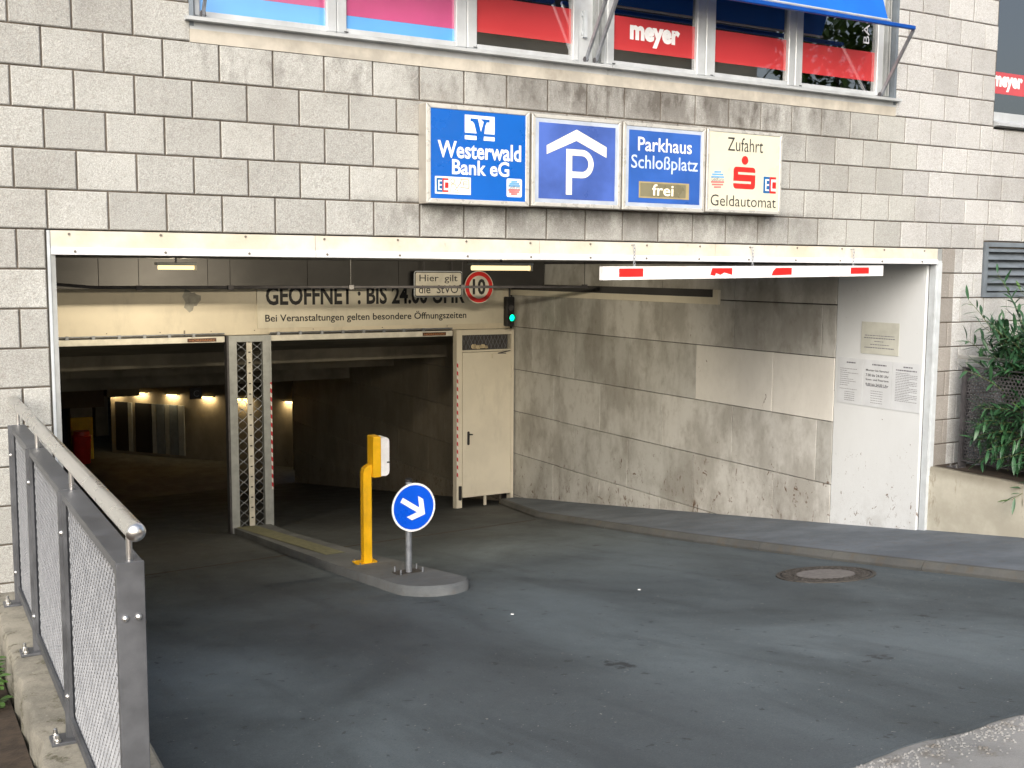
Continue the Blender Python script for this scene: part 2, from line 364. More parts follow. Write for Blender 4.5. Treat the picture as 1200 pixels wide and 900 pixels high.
# ============================================================ SETTING: ground
EDGE = [(6.36, -4.2), (6.34, -2.2), (6.32, -.5), (6.39, 1.9), (6.75, 5.6), (7.55, 8.1)]
def edge_x(y):
    for (a, b), (c, d) in zip(EDGE, EDGE[1:]):
        if y <= d: return a+(c-a)*(y-b)/(d-b)
    return EDGE[-1][0]
mb = MB()
ys = [-4.15, -2, 0, 2, 5, 8.1, 12, 16, 19.4]
for a, b in zip(ys, ys[1:]): mb.sheet([(-.1, a, ramp(a)), (8.0, a, ramp(a)), (8.0, b, ramp(b)), (-.1, b, ramp(b))])
mb.sheet([(-.1, 19.4, ramp(19.4)), (8.0, 19.4, ramp(19.4)), (16, 23, -6.2), (16, 40, -6.2), (-.1, 40, -6.2)])
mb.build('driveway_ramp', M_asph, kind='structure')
H = .08
mb = MB(); kb = MB()
for (a, b), (c, d) in zip(EDGE, EDGE[1:]):
    mb.quadbox([(a+.07, b, ramp(b)-.05), (8.02, b, ramp(b)-.05), (8.02, d, ramp(d)-.05), (c+.07, d, ramp(d)-.05),
                (a+.07, b, ramp(b)+H), (8.02, b, ramp(b)+H), (8.02, d, ramp(d)+H), (c+.07, d, ramp(d)+H)])
mb.build('sidewalk', M_walk, kind='structure')
kerb = bpy.data.objects.new('kerb', None); C.objects.link(kerb); kerb['kind'] = 'structure'
yy = -4.2
while yy < 7.9:
    y1 = min(yy+.98, 8.1); m1 = MB(); g = .004
    a, c = edge_x(yy+g), edge_x(y1-g); j = random.uniform(-.004, .004)
    ra, rc = ramp(yy+g), ramp(y1-g)
    m1.loft([[(a+.01, yy+g, ra-.05), (a+j, yy+g, ra+.025), (a+.03, yy+g, ra+H-.002), (a+.07, yy+g, ra+H+.003), (a+.07, yy+g, ra-.05)],
             [(c+.01, y1-g, rc-.05), (c+j, y1-g, rc+.025), (c+.03, y1-g, rc+H-.002), (c+.07, y1-g, rc+H+.003), (c+.07, y1-g, rc-.05)]])
    m1.build('kerb_stone', M_kerb, kerb); yy += .98
# street in front: pale gutter strip, then the street sheet out to the far side
mb = MB(); mb.quadbox([(-.5, -5.1, -2.72), (16, -5.1, -2.72), (16, -4.15, -2.78), (-.5, -4.15, -2.78), (-.5, -5.1, -2.60), (16, -5.1, -2.60), (16, -4.15, -2.724), (-.5, -4.15, -2.724)])
mb.build('gutter_strip', M_granite, kind='structure')
mb = MB(); rg = random.Random(5); wv = [(x*.08, -4.15-.022-.016*math.sin(x*.31)-.012*math.sin(x*.83+1)-rg.uniform(0, .012)) for x in range(0, 105)]
def gz(y): return -2.724-(y+4.15)*.124/.95
for (xa_, ya_), (xb2, yb2) in zip(wv, wv[1:]): mb.sheet([(xa_, -4.149, gz(-4.149)+.005), (xb2, -4.149, gz(-4.149)+.005), (xb2, yb2, gz(yb2)+.003), (xa_, ya_, gz(ya_)+.003)])
mb.build('asphalt_edge', M_asph, kind='structure')
mb = MB()
for _ in range(1500):
    gx = rg.uniform(1.6, 5.2); gy = -4.19-abs(rg.gauss(0, .10)); s_ = rg.uniform(.003, .009); z_ = gz(gy)
    mb.loft([[(gx+s_*math.cos(a+gx*9)*rg.uniform(.7, 1.2), gy+s_*math.sin(a+gx*9)*rg.uniform(.7, 1.2), z_) for a in (0, 1.3, 2.5, 3.8, 5.1)], [(gx+s_*.5*math.cos(a+gx*9), gy+s_*.5*math.sin(a+gx*9), z_+s_*.8) for a in (0, 1.3, 2.5, 3.8, 5.1)]])
mb.build('gravel', M_granite, kind='stuff')
mb = MB()
mb.sheet([(-40, -5.1, -2.604), (60, -5.1, -2.604), (60, -7.5, -2.33), (-40, -7.5, -2.33)])
mb.sheet([(-40, -7.5, -2.33), (60, -7.5, -2.33), (200, -200, -2.33), (-200, -200, -2.33)])
mb.build('street', M_paver, kind='structure')
mb = MB(); mb.sheet([(-30, -5.1, -2.61), (-.48, -5.1, -2.61), (-.48, -2.4, -3.0), (-.48, 0.02, -3.01), (-30, 0.02, -3.01)])
mb.build('pavement_bed', M_soil, kind='structure')
pav = bpy.data.objects.new('pavement', None); C.objects.link(pav); pav['kind'] = 'structure'
pm = MB().cbox(0, .194, 0, .094, -.04, 0, .006).mesh('paver'); pm.materials.append(M_paver)
def pz(y): return -2.995 if y > -2.4 else -2.995+.39*(-2.4-y)/2.7
for i in range(6):
    for j in range(26):
        x = -.49-.2*(i+1)-(.1 if j % 2 else 0); y = -.1-.1*j
        o = inst('paver', pm, (x, y, pz(y)+random.uniform(-.004, .004)+.012), pav); o.rotation_euler = (random.uniform(-.015, .015), random.uniform(-.015, .015), random.uniform(-.02, .02))
mb = MB()
ry = random.Random(3)
for i in range(6):
    for j in range(26, 50):
        x = -.49-.2*(i+1)-(.1 if j % 2 else 0); y = -.1-.1*j; mb.box(x, x+.194, y, y+.094, pz(y)-.03, pz(y)+.012+ry.uniform(-.003, .003))
for i in range(6, 20):
    for j in range(50):
        x = -.49-.2*(i+1)-(.1 if j % 2 else 0); y = -.1-.1*j; mb.box(x, x+.194, y, y+.094, pz(y)-.03, pz(y)+.012+ry.uniform(-.003, .003))
mb.build('paver_field', M_paver, pav, kind='stuff')
mb = MB(); mb.sheet([(8.3, -3.9, -2.64), (30, -3.9, -2.64), (30, .02, -2.66), (8.3, .02, -2.66)]); mb.build('planting_bed', M_soil, kind='structure')
mb = MB(); mb.sheet([(7.9, -5.1, -2.62), (30, -5.1, -2.62), (30, -3.9, -2.70), (7.9, -3.9, -2.70)]); mb.build('verge', M_walk, kind='structure')

# drain slot across the ramp
mb = MB(); mb.quadbox([(-.1, 4.62, ramp(4.62)-.02), (6.62, 5.38, ramp(5.38)-.02), (6.62, 5.41, ramp(5.41)-.02), (-.1, 4.65, ramp(4.65)-.02),
                       (-.1, 4.62, ramp(4.62)+.004), (6.62, 5.38, ramp(5.38)+.004), (6.62, 5.41, ramp(5.41)+.004), (-.1, 4.65, ramp(4.65)+.004)])
mb.build('expansion_joint', M_soil, kind='structure')

# ============================================================ GARAGE BUILDING
b = thing('garage_building', 'pale concrete block building with the wide garage entrance', 'building')
BH, BW, JT = .24, .354, .011
OX0, OX1, OZ = -.08, 7.955, -.48
def bmesh_block(w_, h_):
    e = .006; d = .055
    m = MB(); x0, x1, z0, z1 = 0, w_, 0, h_
    rings = [[(x0, d, z0), (x1, d, z0), (x1, d, z1), (x0, d, z1)], [(x0, e, z0), (x1, e, z0), (x1, e, z1), (x0, e, z1)], [(x0+e, 0, z0+e), (x1-e, 0, z0+e), (x1-e, 0, z1-e), (x0+e, 0, z1-e)]]
    m.loft(rings); return m.mesh('block')
bcache = {}
wall_body = MB()
# masonry body behind the blocks (mortar shows in the joints)
Y0, Y1 = .009, .36
wall_body.box(-9, .81, Y0, Y1, OZ+.002, 3.0); wall_body.box(.81, 7.23, Y0, Y1, OZ+.002, .80); wall_body.box(7.23, 8.62, Y0, Y1, OZ+.002, 3.0)
wall_body.box(8.62, 12, Y0, Y1, -.40, .70); wall_body.box(8.56, 12, Y0, Y1, OZ+.002, -.405)
wall_body.box(-9, OX0, Y0, Y1, -3.2, OZ); wall_body.box(OX1, 8.56, Y0, Y1, -3.4, OZ); wall_body.box(8.56, 12, Y0, Y1, -3.4, -.96)
wb = wall_body.build('facade_wall', M_mortar, b)
upper = MB(); upper.box(-20, 30, .02, 14, 3.0, 9.); upper.box(-20, -9, .0, 14, -3.6, 3.0); upper.box(12, 30, .0, 14, -3.6, 3.0)
upper.build('upper_storeys', M_block, b)
def holes(x0, x1, z0, z1):
    """cut a block cell by the openings; returns list of rects"""
    rects = [(x0, x1, z0, z1)]
    cuts = [(OX0, OX1, -9, OZ), (.81, 7.23, .72, 9), (8.62, 12, .70, 9), (8.56, 9.9, -.955, -.40)]
    if x1 < 0: cuts.append((-99, 0, -9, -3.0))
    for c in cuts:
        out = []
        for r in rects:
            a0, a1, b0, b1 = r
            if a1 <= c[0]+.01 or a0 >= c[1]-.01 or b1 <= c[2]+.01 or b0 >= c[3]-.01: out.append(r); continue
            if a0 < c[0]-.03: out.append((a0, c[0], b0, b1))
            if a1 > c[1]+.03: out.append((c[1], a1, b0, b1))
            m0, m1 = max(a0, c[0]), min(a1, c[1])
            if b0 < c[2]-.03: out.append((m0, m1, b0, c[2]))
            if b1 > c[3]+.03: out.append((m0, m1, c[3], b1))
        rects = out
    return rects
SPL = []; rest = MB(); nb = 0
for i in range(-13, 13):
    z0 = i*BH; ph = -.065 if i % 2 == 0 else -.065-BW/2
    for kx in range(-26, 36):
        x0 = ph+kx*BW
        for (a0, a1, b0, b1) in holes(x0, x0+BW, z0, z0+BH):
            if b0 > 2.95 or a1 < -9 or a0 > 12: continue
            b1 = min(b1, 2.99)
            if b1 < -.4 and a0 < 8.12 < a1 and a1-8.14 > .02: SPL.append((8.14, a1, b0, b1)); a1 = 8.14+JT
            wv, hv = a1-a0-JT, b1-b0-JT*.9
            if wv < .03 or hv < .03: continue
            bx, bz = a0+JT/2, b0+JT*.45
            xm = (a0+a1)/2
            top_vis = .86+(xm+.28)*.122+.04
            if a1 < -.42 or a0 > 9.0: vis = False
            elif b0 > top_vis: vis = False
            elif b1 < -2.7: vis = False
            else: vis = True
            if vis and nb < 298:
                nb += 1
                mat = M_block_white if (a0 > 8.13 and b1 < -.4) else (M_block_grey if (a0 > 7.5 and b1 < -.4) else (M_block_pale if a0 > 7.2 else M_block))
                if mat is M_block_grey and wv > .25 and a0 < 8.02: pass
                key = (round(wv, 3), round(hv, 3), mat.name)
                if key not in bcache: me = bmesh_block(wv, hv); me.materials.append(mat); bcache[key] = me
                inst('block', bcache[key], (bx, -.002+random.uniform(-.0025, .0015), bz), wb)
            elif b0 > -3.4:
                rest.box(bx, bx+wv, 0, .03, bz, bz+hv)
for a0, a1, b0, b1 in SPL:
    wv, hv = a1-a0-JT/2, b1-b0-JT*.9; key = (round(wv, 3), round(hv, 3), 'sp')
    if b1 < -2.7: continue
    if key not in bcache: me = bmesh_block(wv, hv); me.materials.append(M_block_white); bcache[key] = me
    inst('block', bcache[key], (a0, -.003, b0+JT*.45), wb)
rest.build('outer_block', M_block, wb, kind='stuff')

# ---- ledge, sill and the window band
mb = MB(); mb.box(.812, 7.228, -.004, .30, .718, .800); mb.build('ledge_band', M_ledge, b)
mb = MB(); mb.loft([[(x, -.06, .846), (x, -.062, .868), (x, .12, .905), (x, .12, .80), (x, .004, .80), (x, .004, .846)] for x in (.78, 4.02)])
mb.loft([[(x, -.06, .846), (x, -.062, .868), (x, .12, .905), (x, .12, .80), (x, .004, .80), (x, .004, .846)] for x in (4.024, 7.245)]); mb.build('sill', M_alu, b)
mb = MB()
mb.box(.812, .84, .0, .34, .82, 2.9); mb.box(7.20, 7.229, .0, .34, .82, 2.9); mb.build('window_reveal', M_dkframe, b)
# dim rooms behind the glass
mb = MB(); mb.box(.85, 7.2, 2.4, 2.45, .7, 3.0); mb.box(.85, 7.2, .36, 2.4, .68, .70); mb.box(.80, .85, .36, 2.4, .7, 3.); mb.box(7.2, 7.25, .36, 2.4, .7, 3.)
mb.box(8.6, 12, 2.4, 2.45, .7, 3.0); mb.box(8.6, 12, .36, 2.4, .66, .68); mb.box(8.55, 8.6, .36, 2.4, .7, 3.)
mb.build('room_shell', M_room, b)
WIN = [(.86, .90, 1.755, 1.83), (1.83, 1.90, 2.74, 2.83), (2.83, 2.912, 3.745, 3.80), (4.06, 4.13, 4.955, 5.05), (5.05, 5.15, 5.965, 6.045), (6.045, 6.13, 7.05, 7.13)]
ZB, ZT = .925, 2.45
for wi, (fx0, gx0, gx1, fx1) in enumerate(WIN):
    m = MB(); g = .0015
    m.cbox(fx0+g, gx0, .075, .15, .90, ZT+.1, .006); m.cbox(gx1, fx1-g, .075, .15, .90, ZT+.1, .006)
    m.box(gx0, gx1, .080, .148, .90, ZB+.01); m.box(gx0, gx1, .082, .148, ZT, ZT+.1)
    wo = m.build('window', M_alu, b)
    m = MB(); m.box(gx0, gx1, .112, .118, ZB+.01, ZT); m.build('pane', M_glass, wo)
    sb = 1.06 if wi == 0 else 1.03
    m = MB(); m.box(gx0, gx1, .1105, .1118, sb, 1.29+(.12 if wi < 2 else 0)); m.build('red_stripe', M_film_sky if wi < 2 else M_film, wo)
    if wi < 2: MB().box(gx0, gx1, .1105, .1118, ZB+.01, sb-.001).build('sky_reflection', M_sky_blue, wo)  # painted sky reflection below the stripe
    m = MB(); m.box(fx0+.05, fx0+.08, .072, .078, .907, .913); m.build('drain_slot', M_black, wo)
    if wi == 3: text('lettering', 'meyer', (4.30, 1.075, 4.80, 1.235), .1085, M_white, wo, .05)
    if wi == 5: text('lettering', 'BÄCKER', (6.88, 1.36, 6.97, 1.90), .1085, M_white, wo, .0, rot90=True)
m = MB(); m.box(3.80, 4.06, .09, .16, .90, 2.55); m.build('mullion_panel', M_alu, b)
m = MB(); m.box(3.93, 3.955, .05, .09, .90, 2.5); m.box(3.99, 4.02, .05, .09, .90, 2.5); m.build('guide_rail', M_trim, b)
m = MB(); m.box(3.835, 3.865, .06, .09, 1.08, 1.28); m.box(3.825, 3.875, .078, .09, 1.10, 1.12); m.box(3.825, 3.875, .078, .09, 1.24, 1.26); m.build('lock_bracket', M_trimw, b)
m = MB(); m.box(7.13, 7.20, .09, .16, .90, 2.55); m.build('corner_profile', M_alu, b)
m = MB(); m.box(7.14, 7.155, .05, .09, .9, 2.5); m.box(7.172, 7.187, .05, .09, .9, 2.5); m.build('guide_rail', M_trim, b)
# the second window at the right edge
m = MB(); m.cbox(8.625, 8.67, .06, .14, .80, 2.6, .005); m.box(8.67, 11.9, .06, .14, .80, .875); m.box(8.67, 11.9, .06, .14, 2.5, 2.6)
wo = m.build('window', M_alu, b)
MB().box(8.67, 11.9, .10, .106, .875, 2.5).build('pane', M_glass, wo); MB().box(8.67, 11.9, .098, .0995, 1.065, 1.275).build('red_stripe', M_film, wo)
text('lettering', 'meyer', (8.70, 1.09, 9.16, 1.24), .0965, M_white, wo, .05)
MB().loft([[(x, -.05, .728), (x, -.05, .75), (x, .06, .80), (x, .06, .72), (x, .0, .72), (x, .0, .728)] for x in (8.63, 11.9)]).build('sill', M_alu, b)

# ---- fascia over the entrance
pieces = [(-.055, 1.62), (1.62, 3.4), (3.4, 5.12), (5.12, 6.62), (6.62, 7.87)]
for x0, x1 in pieces:
    m = MB(); m.box(x0+.0015, x1-.0015, -.018, .004, -.592, -.486); fo = m.build('fascia_sheet', M_sheet, b)
    m = MB(); m.loft([[(x, -.030, -.632), (x, -.030, -.594), (x, -.0185, -.588), (x, .02, -.588), (x, .02, -.632)] for x in (x0+.0015, x1-.0015)]); m.build('drip_lip', M_lip, fo)
sm = MB().tube([(0, 0, 0), (0, -.006, 0)], .008, 7).mesh('screw'); sm.materials.append(M_screw)
for k_ in range(15):
    inst('screw', sm, (.05+k_*.545, -.018, -.505+random.uniform(-.004, .004)), b); inst('screw', sm, (.08+k_*.54, -.030, -.612), b)
m = MB(); m.box(OX0+.004, -.03, -.012, .30, -4.0, -.486); m.build('jamb_trim', M_trim, b)
m = MB(); m.box(OX0+.004, OX0+.02, -.018, -.012, -3.0, -.486); m.build('trim_edge', M_trimw, b)
m = MB(); m.box(7.865, 7.945, -.01, .06, -3.31, -.60); m.box(7.895, 7.945, -.016, -.01, -2.7, -.62); m.build('jamb_trim', M_trimw, b)
m = MB(); m.box(7.87, 7.945, -.006, .05, -.60, -.486); m.build('jamb_block', M_trim, b)
# ceiling of the porch and the dark downstand above the bulkhead
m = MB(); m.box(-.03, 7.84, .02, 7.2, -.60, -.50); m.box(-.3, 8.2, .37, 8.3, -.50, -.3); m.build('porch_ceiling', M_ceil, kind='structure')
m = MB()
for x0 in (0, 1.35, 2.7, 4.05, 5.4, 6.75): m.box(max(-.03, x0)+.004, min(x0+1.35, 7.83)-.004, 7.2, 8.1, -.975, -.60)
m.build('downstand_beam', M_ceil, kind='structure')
m = MB(); m.box(-.33, -.03, .36, 30, -7., -.3); m.build('left_side_wall', M_conc, kind='structure')
m = MB(); m.box(7.80, 7.838, 3.1, 8.2, -1.118, -.94); m.build('wall_ledge', M_board, kind='structure')
m = MB(); m.box(7.78, 7.7995, 3.2, 8.15, -1.03, -.935); m.build('ledge_inset', M_ceil, kind='structure')

# ---- right side wall with its panels
sw = MB(); sw.box(7.872, 8.4, .37, 19.4, -7., -.3); sw = sw.build('right_side_wall', M_dark, kind='structure')
# rows of panels, top to bottom
ROW = [(-.62, -1.06), (-1.065, -1.63), (-1.63, -2.32), (-2.32, -3.005), (-3.005, -3.70), (-3.70, -4.39), (-4.39, -4.9)]
JN = [[1.22, 2.85, 4.25, 5.66, 6.74], [1.22, 1.42, 2.84, 4.25, 5.67, 6.74], [1.22, 2.16, 3.54, 4.95, 6.35, 6.74], [1.22, 1.45, 2.83, 4.22, 5.66, 6.74],
      [1.22, 2.10, 3.54, 4.97, 6.32, 6.74], [1.22, 1.45, 2.83, 4.22, 5.65, 6.74], [4.9, 6.74]]
JN2 = [[6.745, 8.26], [6.745, 6.95, 8.26], [6.745, 7.6, 8.26], [6.745, 6.95, 8.26], [6.745, 7.6, 8.26], [6.745, 6.97, 8.26], [6.745, 8.26]]
def wallpanel(y0, y1, zb, zt, xf, mat, parent, name='wall_panel'):
    g = .0045; e = .003
    def zz(y): return max(zb, ramp(y)-.0)
    if zt < ramp(y0) - .01 and zt < ramp(y1)-.01: return
    a0, a1 = y0+g, y1-g; za, zc = zb+g, zb+g; zt -= g
    # clip against the ramp (panels are cut to the slope)
    la, lb = max(za, ramp(a0)), max(zc, ramp(a1))
    if zt-la < .02: # starts where the ramp drops below the panel's top
        a0 = (-3.33-zt)/.145+.1; la = max(za, ramp(a0))
    if a1-a0 < .04: return
    pts = [(a0, la), (a1, lb), (a1, zt), (a0, zt)]
    # add a kink where the ramp line leaves the panel
    yk = (-3.33-za)/.145
    if a0 < yk < a1: pts = [(a0, la), (yk, za), (a1, za), (a1, zt), (a0, zt)]
    cy = sum(p[0] for p in pts)/len(pts); cz = sum(p[1] for p in pts)/len(pts)
    def ins(p): return (p[0]+math.copysign(e, cy-p[0]), p[1]+math.copysign(e, cz-p[1]))
    j = random.uniform(-.0015, .0015)
    MB().loft([[(7.875, p[0], p[1]) for p in pts], [(xf+e+j, p[0], p[1]) for p in pts], [(xf+j, *ins(p)) for p in pts]]).build(name, mat, parent)
for r_, (zt, zb) in enumerate(ROW):
    for a, c in zip(JN[r_], JN[r_][1:]):
        mat = M_panelw if (r_ == 2 and a < 3.5) else M_panel
        wallpanel(a, c, zb, zt, 7.84, mat, sw)
    for a, c in zip(JN2[r_], JN2[r_][1:]): wallpanel(a, c, zb, zt, 7.862, M_panel, sw)
wallpanel(.07, 1.215, -3.6, -.60, 7.838, M_steelw, sw, 'painted_sheet')
MB().box(7.836, 7.838, .10, .36, -.80, -.62).build('access_cover', M_steelw, sw)
# inner wall panels behind the doors
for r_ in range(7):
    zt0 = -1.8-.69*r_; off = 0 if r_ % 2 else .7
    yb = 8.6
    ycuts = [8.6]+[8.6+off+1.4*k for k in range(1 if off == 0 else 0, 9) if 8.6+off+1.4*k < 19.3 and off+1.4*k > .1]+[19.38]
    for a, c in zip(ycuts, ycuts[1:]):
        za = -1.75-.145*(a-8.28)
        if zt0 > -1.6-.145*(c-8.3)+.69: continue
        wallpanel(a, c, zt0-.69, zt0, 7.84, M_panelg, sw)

# ---- bulkhead wall with the doors at the end of the porch
bw = thing('bulkhead_wall', 'cream bulkhead wall over the two garage doors, carrying the opening hours board', 'wall', (0, 8.28, -4.5))
m = MB(); m.box(-.03, 7.835, 8.28, 8.42, -1.66, -.60)
# knocked out around the transom of the steel door
m.build('wall', M_cream, bw)
m = MB(); m.box(2.62, 2.64, 8.274, 8.28, -1.66, -1.58)
for x in (.9, 1.6, 2.3, 3.0, 3.62, 4.5, 5.6, 6.7): m.tube([(x, 8.28, -1.60), (x, 8.273, -1.60)], .008, 6)
m.build('rivet', M_screw, bw, kind='stuff')
m = MB(); P = []
for k_ in range(18):
    t = 2*math.pi*k_/18; rr = .12+.03*math.sin(3*t+1)+.015*math.sin(7*t); P.append((2.73+rr*math.cos(t)*.95, -1.16+rr*math.sin(t)*1.15))
m.prism(P, (0, 8.28, 0), FX, FZ, (0, -.002, 0)); m.build('filler_patch', simple('grey_filler', (.36, .35, .31), .9, 0, .2, 12), bw)
bd = MB().box(3.66, 7.70, 8.262, 8.279, -1.572, -.97).build('board', M_board, bw)
text('lettering', 'GEÖFFNET : BIS 24.00 UHR', (3.79, -1.245, 7.0, -.905), 8.2600, M_print, bd, .028)
text('lettering', 'Bei Veranstaltungen gelten besondere Öffnungszeiten', (3.775, -1.512, 7.03, -1.355), 8.2600, M_print, bd, .014)
def roller(x0, x1):
    t = thing('roller_door', 'rolled up garage door, only its white bottom slat below the cream wall, '+('left lane' if x0 < 3 else 'right lane beside the steel door'), 'door', (x0, 8.2, -1.7), 'garage doors')
    MB().cbox(x0, x1, 8.20, 8.26, -1.755, -1.672, .006).build('bottom_slat', simple('slat_white', (.72, .70, .62), .4), t)
    MB().box(x0, x1, 8.23, 8.275, -1.672, -1.655).build('rubber_seal', M_black, t)
    m = MB()
    m.tube([(x0, 8.215, -1.640), (x1, 8.215, -1.634)], .011, 8)
    for k_ in range(int((x1-x0)/.33)): m.box(x0+.1+k_*.33, x0+.14+k_*.33, 8.20, 8.23, -1.672, -1.622)
    m.build('guide_chain', M_galv, t)
    MB().box(x1-.52, x1-.12, 8.197, 8.20, -1.742, -1.690).build('name_plate', simple('badge_brown', (.10, .04, .02), .4), t)
    text('lettering', 'HÖRMANN', (x1-.49, -1.732, x1-.15, -1.70), 8.1955, simple('badge_text', (.5, .22, .08), .4), t)
    return t
roller(-.02, 3.17); roller(3.83, 6.76)
# ---- mesh pillar between the doors
t = thing('gate_pillar', 'grey steel pillar filled with wire mesh between the two garage doors', 'pillar', (3.5, 8.25, ramp(8.25)))
gz0, gz1 = -4.56, -1.665
MB().box(3.215, 3.325, 8.16, 8.26, gz0, gz1).build('side_post', M_trim, t); MB().box(3.70, 3.79, 8.16, 8.26, gz0+.02, gz1).build('side_post', M_trim, t)
MB().box(3.325, 3.70, 8.165, 8.255, gz1-.09, gz1-.002).build('top_rail', M_trim, t); MB().box(3.325, 3.70, 8.165, 8.255, gz0+.01, gz0+.10).build('bottom_rail', M_trim, t)
MB().box(3.185, 3.213, 8.16, 8.30, gz0-.04, gz1).build('door_track', M_dark, t)
MB().box(3.79, 3.83, 8.18, 8.26, gz0+.02, gz1).build('door_track', M_trim, t)
MB().box(3.475, 3.555, 8.195, 8.205, gz0+.10, gz1-.09).build('perforated_strip', simple('strip_white', (.62, .60, .53), .5, dirt=.2), t)
m = MB(); hh = (gz1-.09-gz0-.1)/18
for k_ in range(19):
    z = gz0+.1+k_*hh; m.box(3.50, 3.53, 8.188, 8.194, z-.008, z+.008)
m.build('slot', M_black, t, kind='stuff')
for cx in (3.40, 3.628):
    m = MB()
    for s_ in (-1, 1):
        pts = []
        for k_ in range(18*6+1):
            z = gz0+.1+k_*hh/6; pts.append((cx+s_*.068*math.cos(math.pi*k_/6), 8.205+s_*.004, z))
        m.tube(pts, .0042, 5)
    for k_ in range(18): m.box(cx-.016, cx+.016, 8.196, 8.214, gz0+.1+(k_+.5)*hh-.006, gz0+.1+(k_+.5)*hh+.006)
    m.build('wire_mesh', M_galv, t)
tp = MB(); tp.box(3.806, 3.828, 8.176, 8.1795, -3.92, -2.35); tp.build('hazard_tape', M_tape, t)
# ---- steel door
t = thing('steel_door', 'cream steel door with a dark transom, right of the garage openings', 'door', (7.35, 8.25, -4.5))
f = MB(); f.box(6.80, 6.895, 8.14, 8.27, -4.53, -1.662); f.build('frame_post', M_creamd, t)
MB().box(7.785, 7.836, 8.14, 8.27, -4.50, -1.662).build('frame_post', M_creamd, t)
MB().box(6.895, 7.785, 8.145, 8.265, -1.745, -1.664).build('frame_head', M_creamd, t)
MB().box(6.895, 7.785, 8.145, 8.265, -2.012, -1.985).build('transom_bar', M_creamd, t)
lf = MB().cbox(6.905, 7.78, 8.135, 8.18, -4.345, -2.02, .005).build('leaf', M_creamd, t)
MB().box(6.905, 7.78, 8.128, 8.136, -4.345, -4.315).build('weather_bar', M_creamd, lf)
m = MB(); m.prism(rrect(6.985, -3.50, 7.025, -3.28, .018), (0, 8.134, 0), FX, FZ, (0, -.008, 0)); m.tube([(7.005, 8.13, -3.32), (7.005, 8.07, -3.32)], .011, 8); m.tube([(7.0, 8.07, -3.32), (7.05, 8.07, -3.325)], [.012, .010], 8)
m.build('handle', M_black, lf)
m = MB(); m.box(7.42, 7.68, 8.10, 8.134, -2.125, -2.055); m.build('door_closer', M_creamd, lf)
m = MB(); m.bar((7.67, 8.11, -2.05), (7.52, 8.10, -2.045), (0, .008, 0), (0, 0, .006)); m.bar((7.52, 8.10, -2.045), (7.76, 8.13, -2.01), (0, .008, 0), (0, 0, .006)); m.build('closer_arm', M_dark, lf)
m = MB(); m.tube([(7.79, 8.125, -2.45), (7.79, 8.125, -2.25)], .013, 8); m.build('hinge', M_creamd, t); MB().tube([(7.79, 8.125, -4.0), (7.79, 8.125, -3.75)], .013, 8).build('hinge', M_creamd, t)
MB().box(7.33, 7.37, 8.20, 8.23, -4.53, -4.34).build('foot', M_creamd, t)
MB().box(6.93, 7.75, 8.22, 8.225, -1.985, -1.75).build('transom_backing', M_dark, t)
m = MB()
for k_ in range(14):
    x = 6.90+k_*.065; m.tube([(x, 8.19, -1.985), (x+.11, 8.19, -1.745)], .0022, 4); m.tube([(x+.11, 8.19, -1.985), (x, 8.19, -1.745)], .0022, 4)
m.build('transom_wire', M_galv, t, kind='stuff')
m = MB(); m.box(6.803, 6.825, 8.136, 8.1395, -4.02, -2.15); m.build('hazard_tape', M_tape, t)
m = MB(); m.cbox(6.83, 6.875, 8.10, 8.14, -4.38, -4.15, .008); m.build('rubber_buffer', M_black, t)
m = MB()
for k_, (x, z, r_) in enumerate(((7.12, -1.93, .045), (7.2, -1.94, .04), (7.28, -1.93, .04), (7.34, -1.945, .03))):
    rings = [[(x+r_*math.sin(math.pi*j/5)*math.cos(2*math.pi*q/8)*1.2, 8.17+.02*math.sin(2*math.pi*q/8)*math.sin(math.pi*j/5), z-r_*math.cos(math.pi*j/5)) for q in range(8)] for j in range(1, 5)]
    m.loft(rings)
tag(m.build('cloth_bundle', simple('cloth', (.5, .42, .28), .95, 0, .3, 20)), 'crumpled beige cloth lying in the dark transom above the steel door', 'cloth')

# ---- interior beyond the doors
m = MB(); m.quadbox([(-.03, 8.42, -1.76), (7.84, 8.42, -1.76), (7.84, 21, -3.58), (-.03, 21, -3.58), (-.03, 8.42, -1.5), (7.84, 8.42, -1.5), (7.84, 21, -3.3), (-.03, 21, -3.3)])
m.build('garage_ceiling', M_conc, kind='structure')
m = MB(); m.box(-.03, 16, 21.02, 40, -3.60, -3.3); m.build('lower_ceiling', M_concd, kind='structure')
for yb in (10.6, 13.0, 15.45, 18.0):
    zc = -1.76-.1447*(yb-8.42); cb_ = thing('ceiling_beam', {10.6: 'first concrete beam across the sloping garage ceiling behind the doors', 13.0: 'second concrete beam across the sloping garage ceiling', 15.45: 'pale concrete beam just behind the cable tray under the ceiling', 18.0: 'fourth concrete beam down the sloping garage ceiling'}[yb], 'beam', (4, yb, zc-.2), 'beams across the garage ceiling')
    MB().box(-.02, 7.83, yb, yb+.35, zc-(.34 if yb == 15.45 else .22), zc+.02).build('beam', M_conc, cb_)
cbm = thing('ceiling_beam', 'long concrete beam under the sloping garage ceiling behind the doors', 'beam', (4, 20.6, -3.4))
MB().box(0, 7.83, 20.4, 21.0, -3.66, -3.30).build('beam', M_conc, cbm)
m = MB()
m.bar((0, 15.2, -2.78), (7.5, 15.2, -2.78), (0, .10, 0), (0, 0, .004)); m.box(0, 7.5, 15.09, 15.1, -2.79, -2.72)
for k_ in range(60): m.box(.05+k_*.125, .08+k_*.125, 15.08, 15.09, -2.80, -2.71)
for k_ in range(5): m.box(.5+k_*1.6, .53+k_*1.6, 15.19, 15.21, -2.78, -2.60)
tag(m.build('cable_tray', M_galv), 'slotted metal cable tray crossing under the dark garage ceiling', 'cable tray')
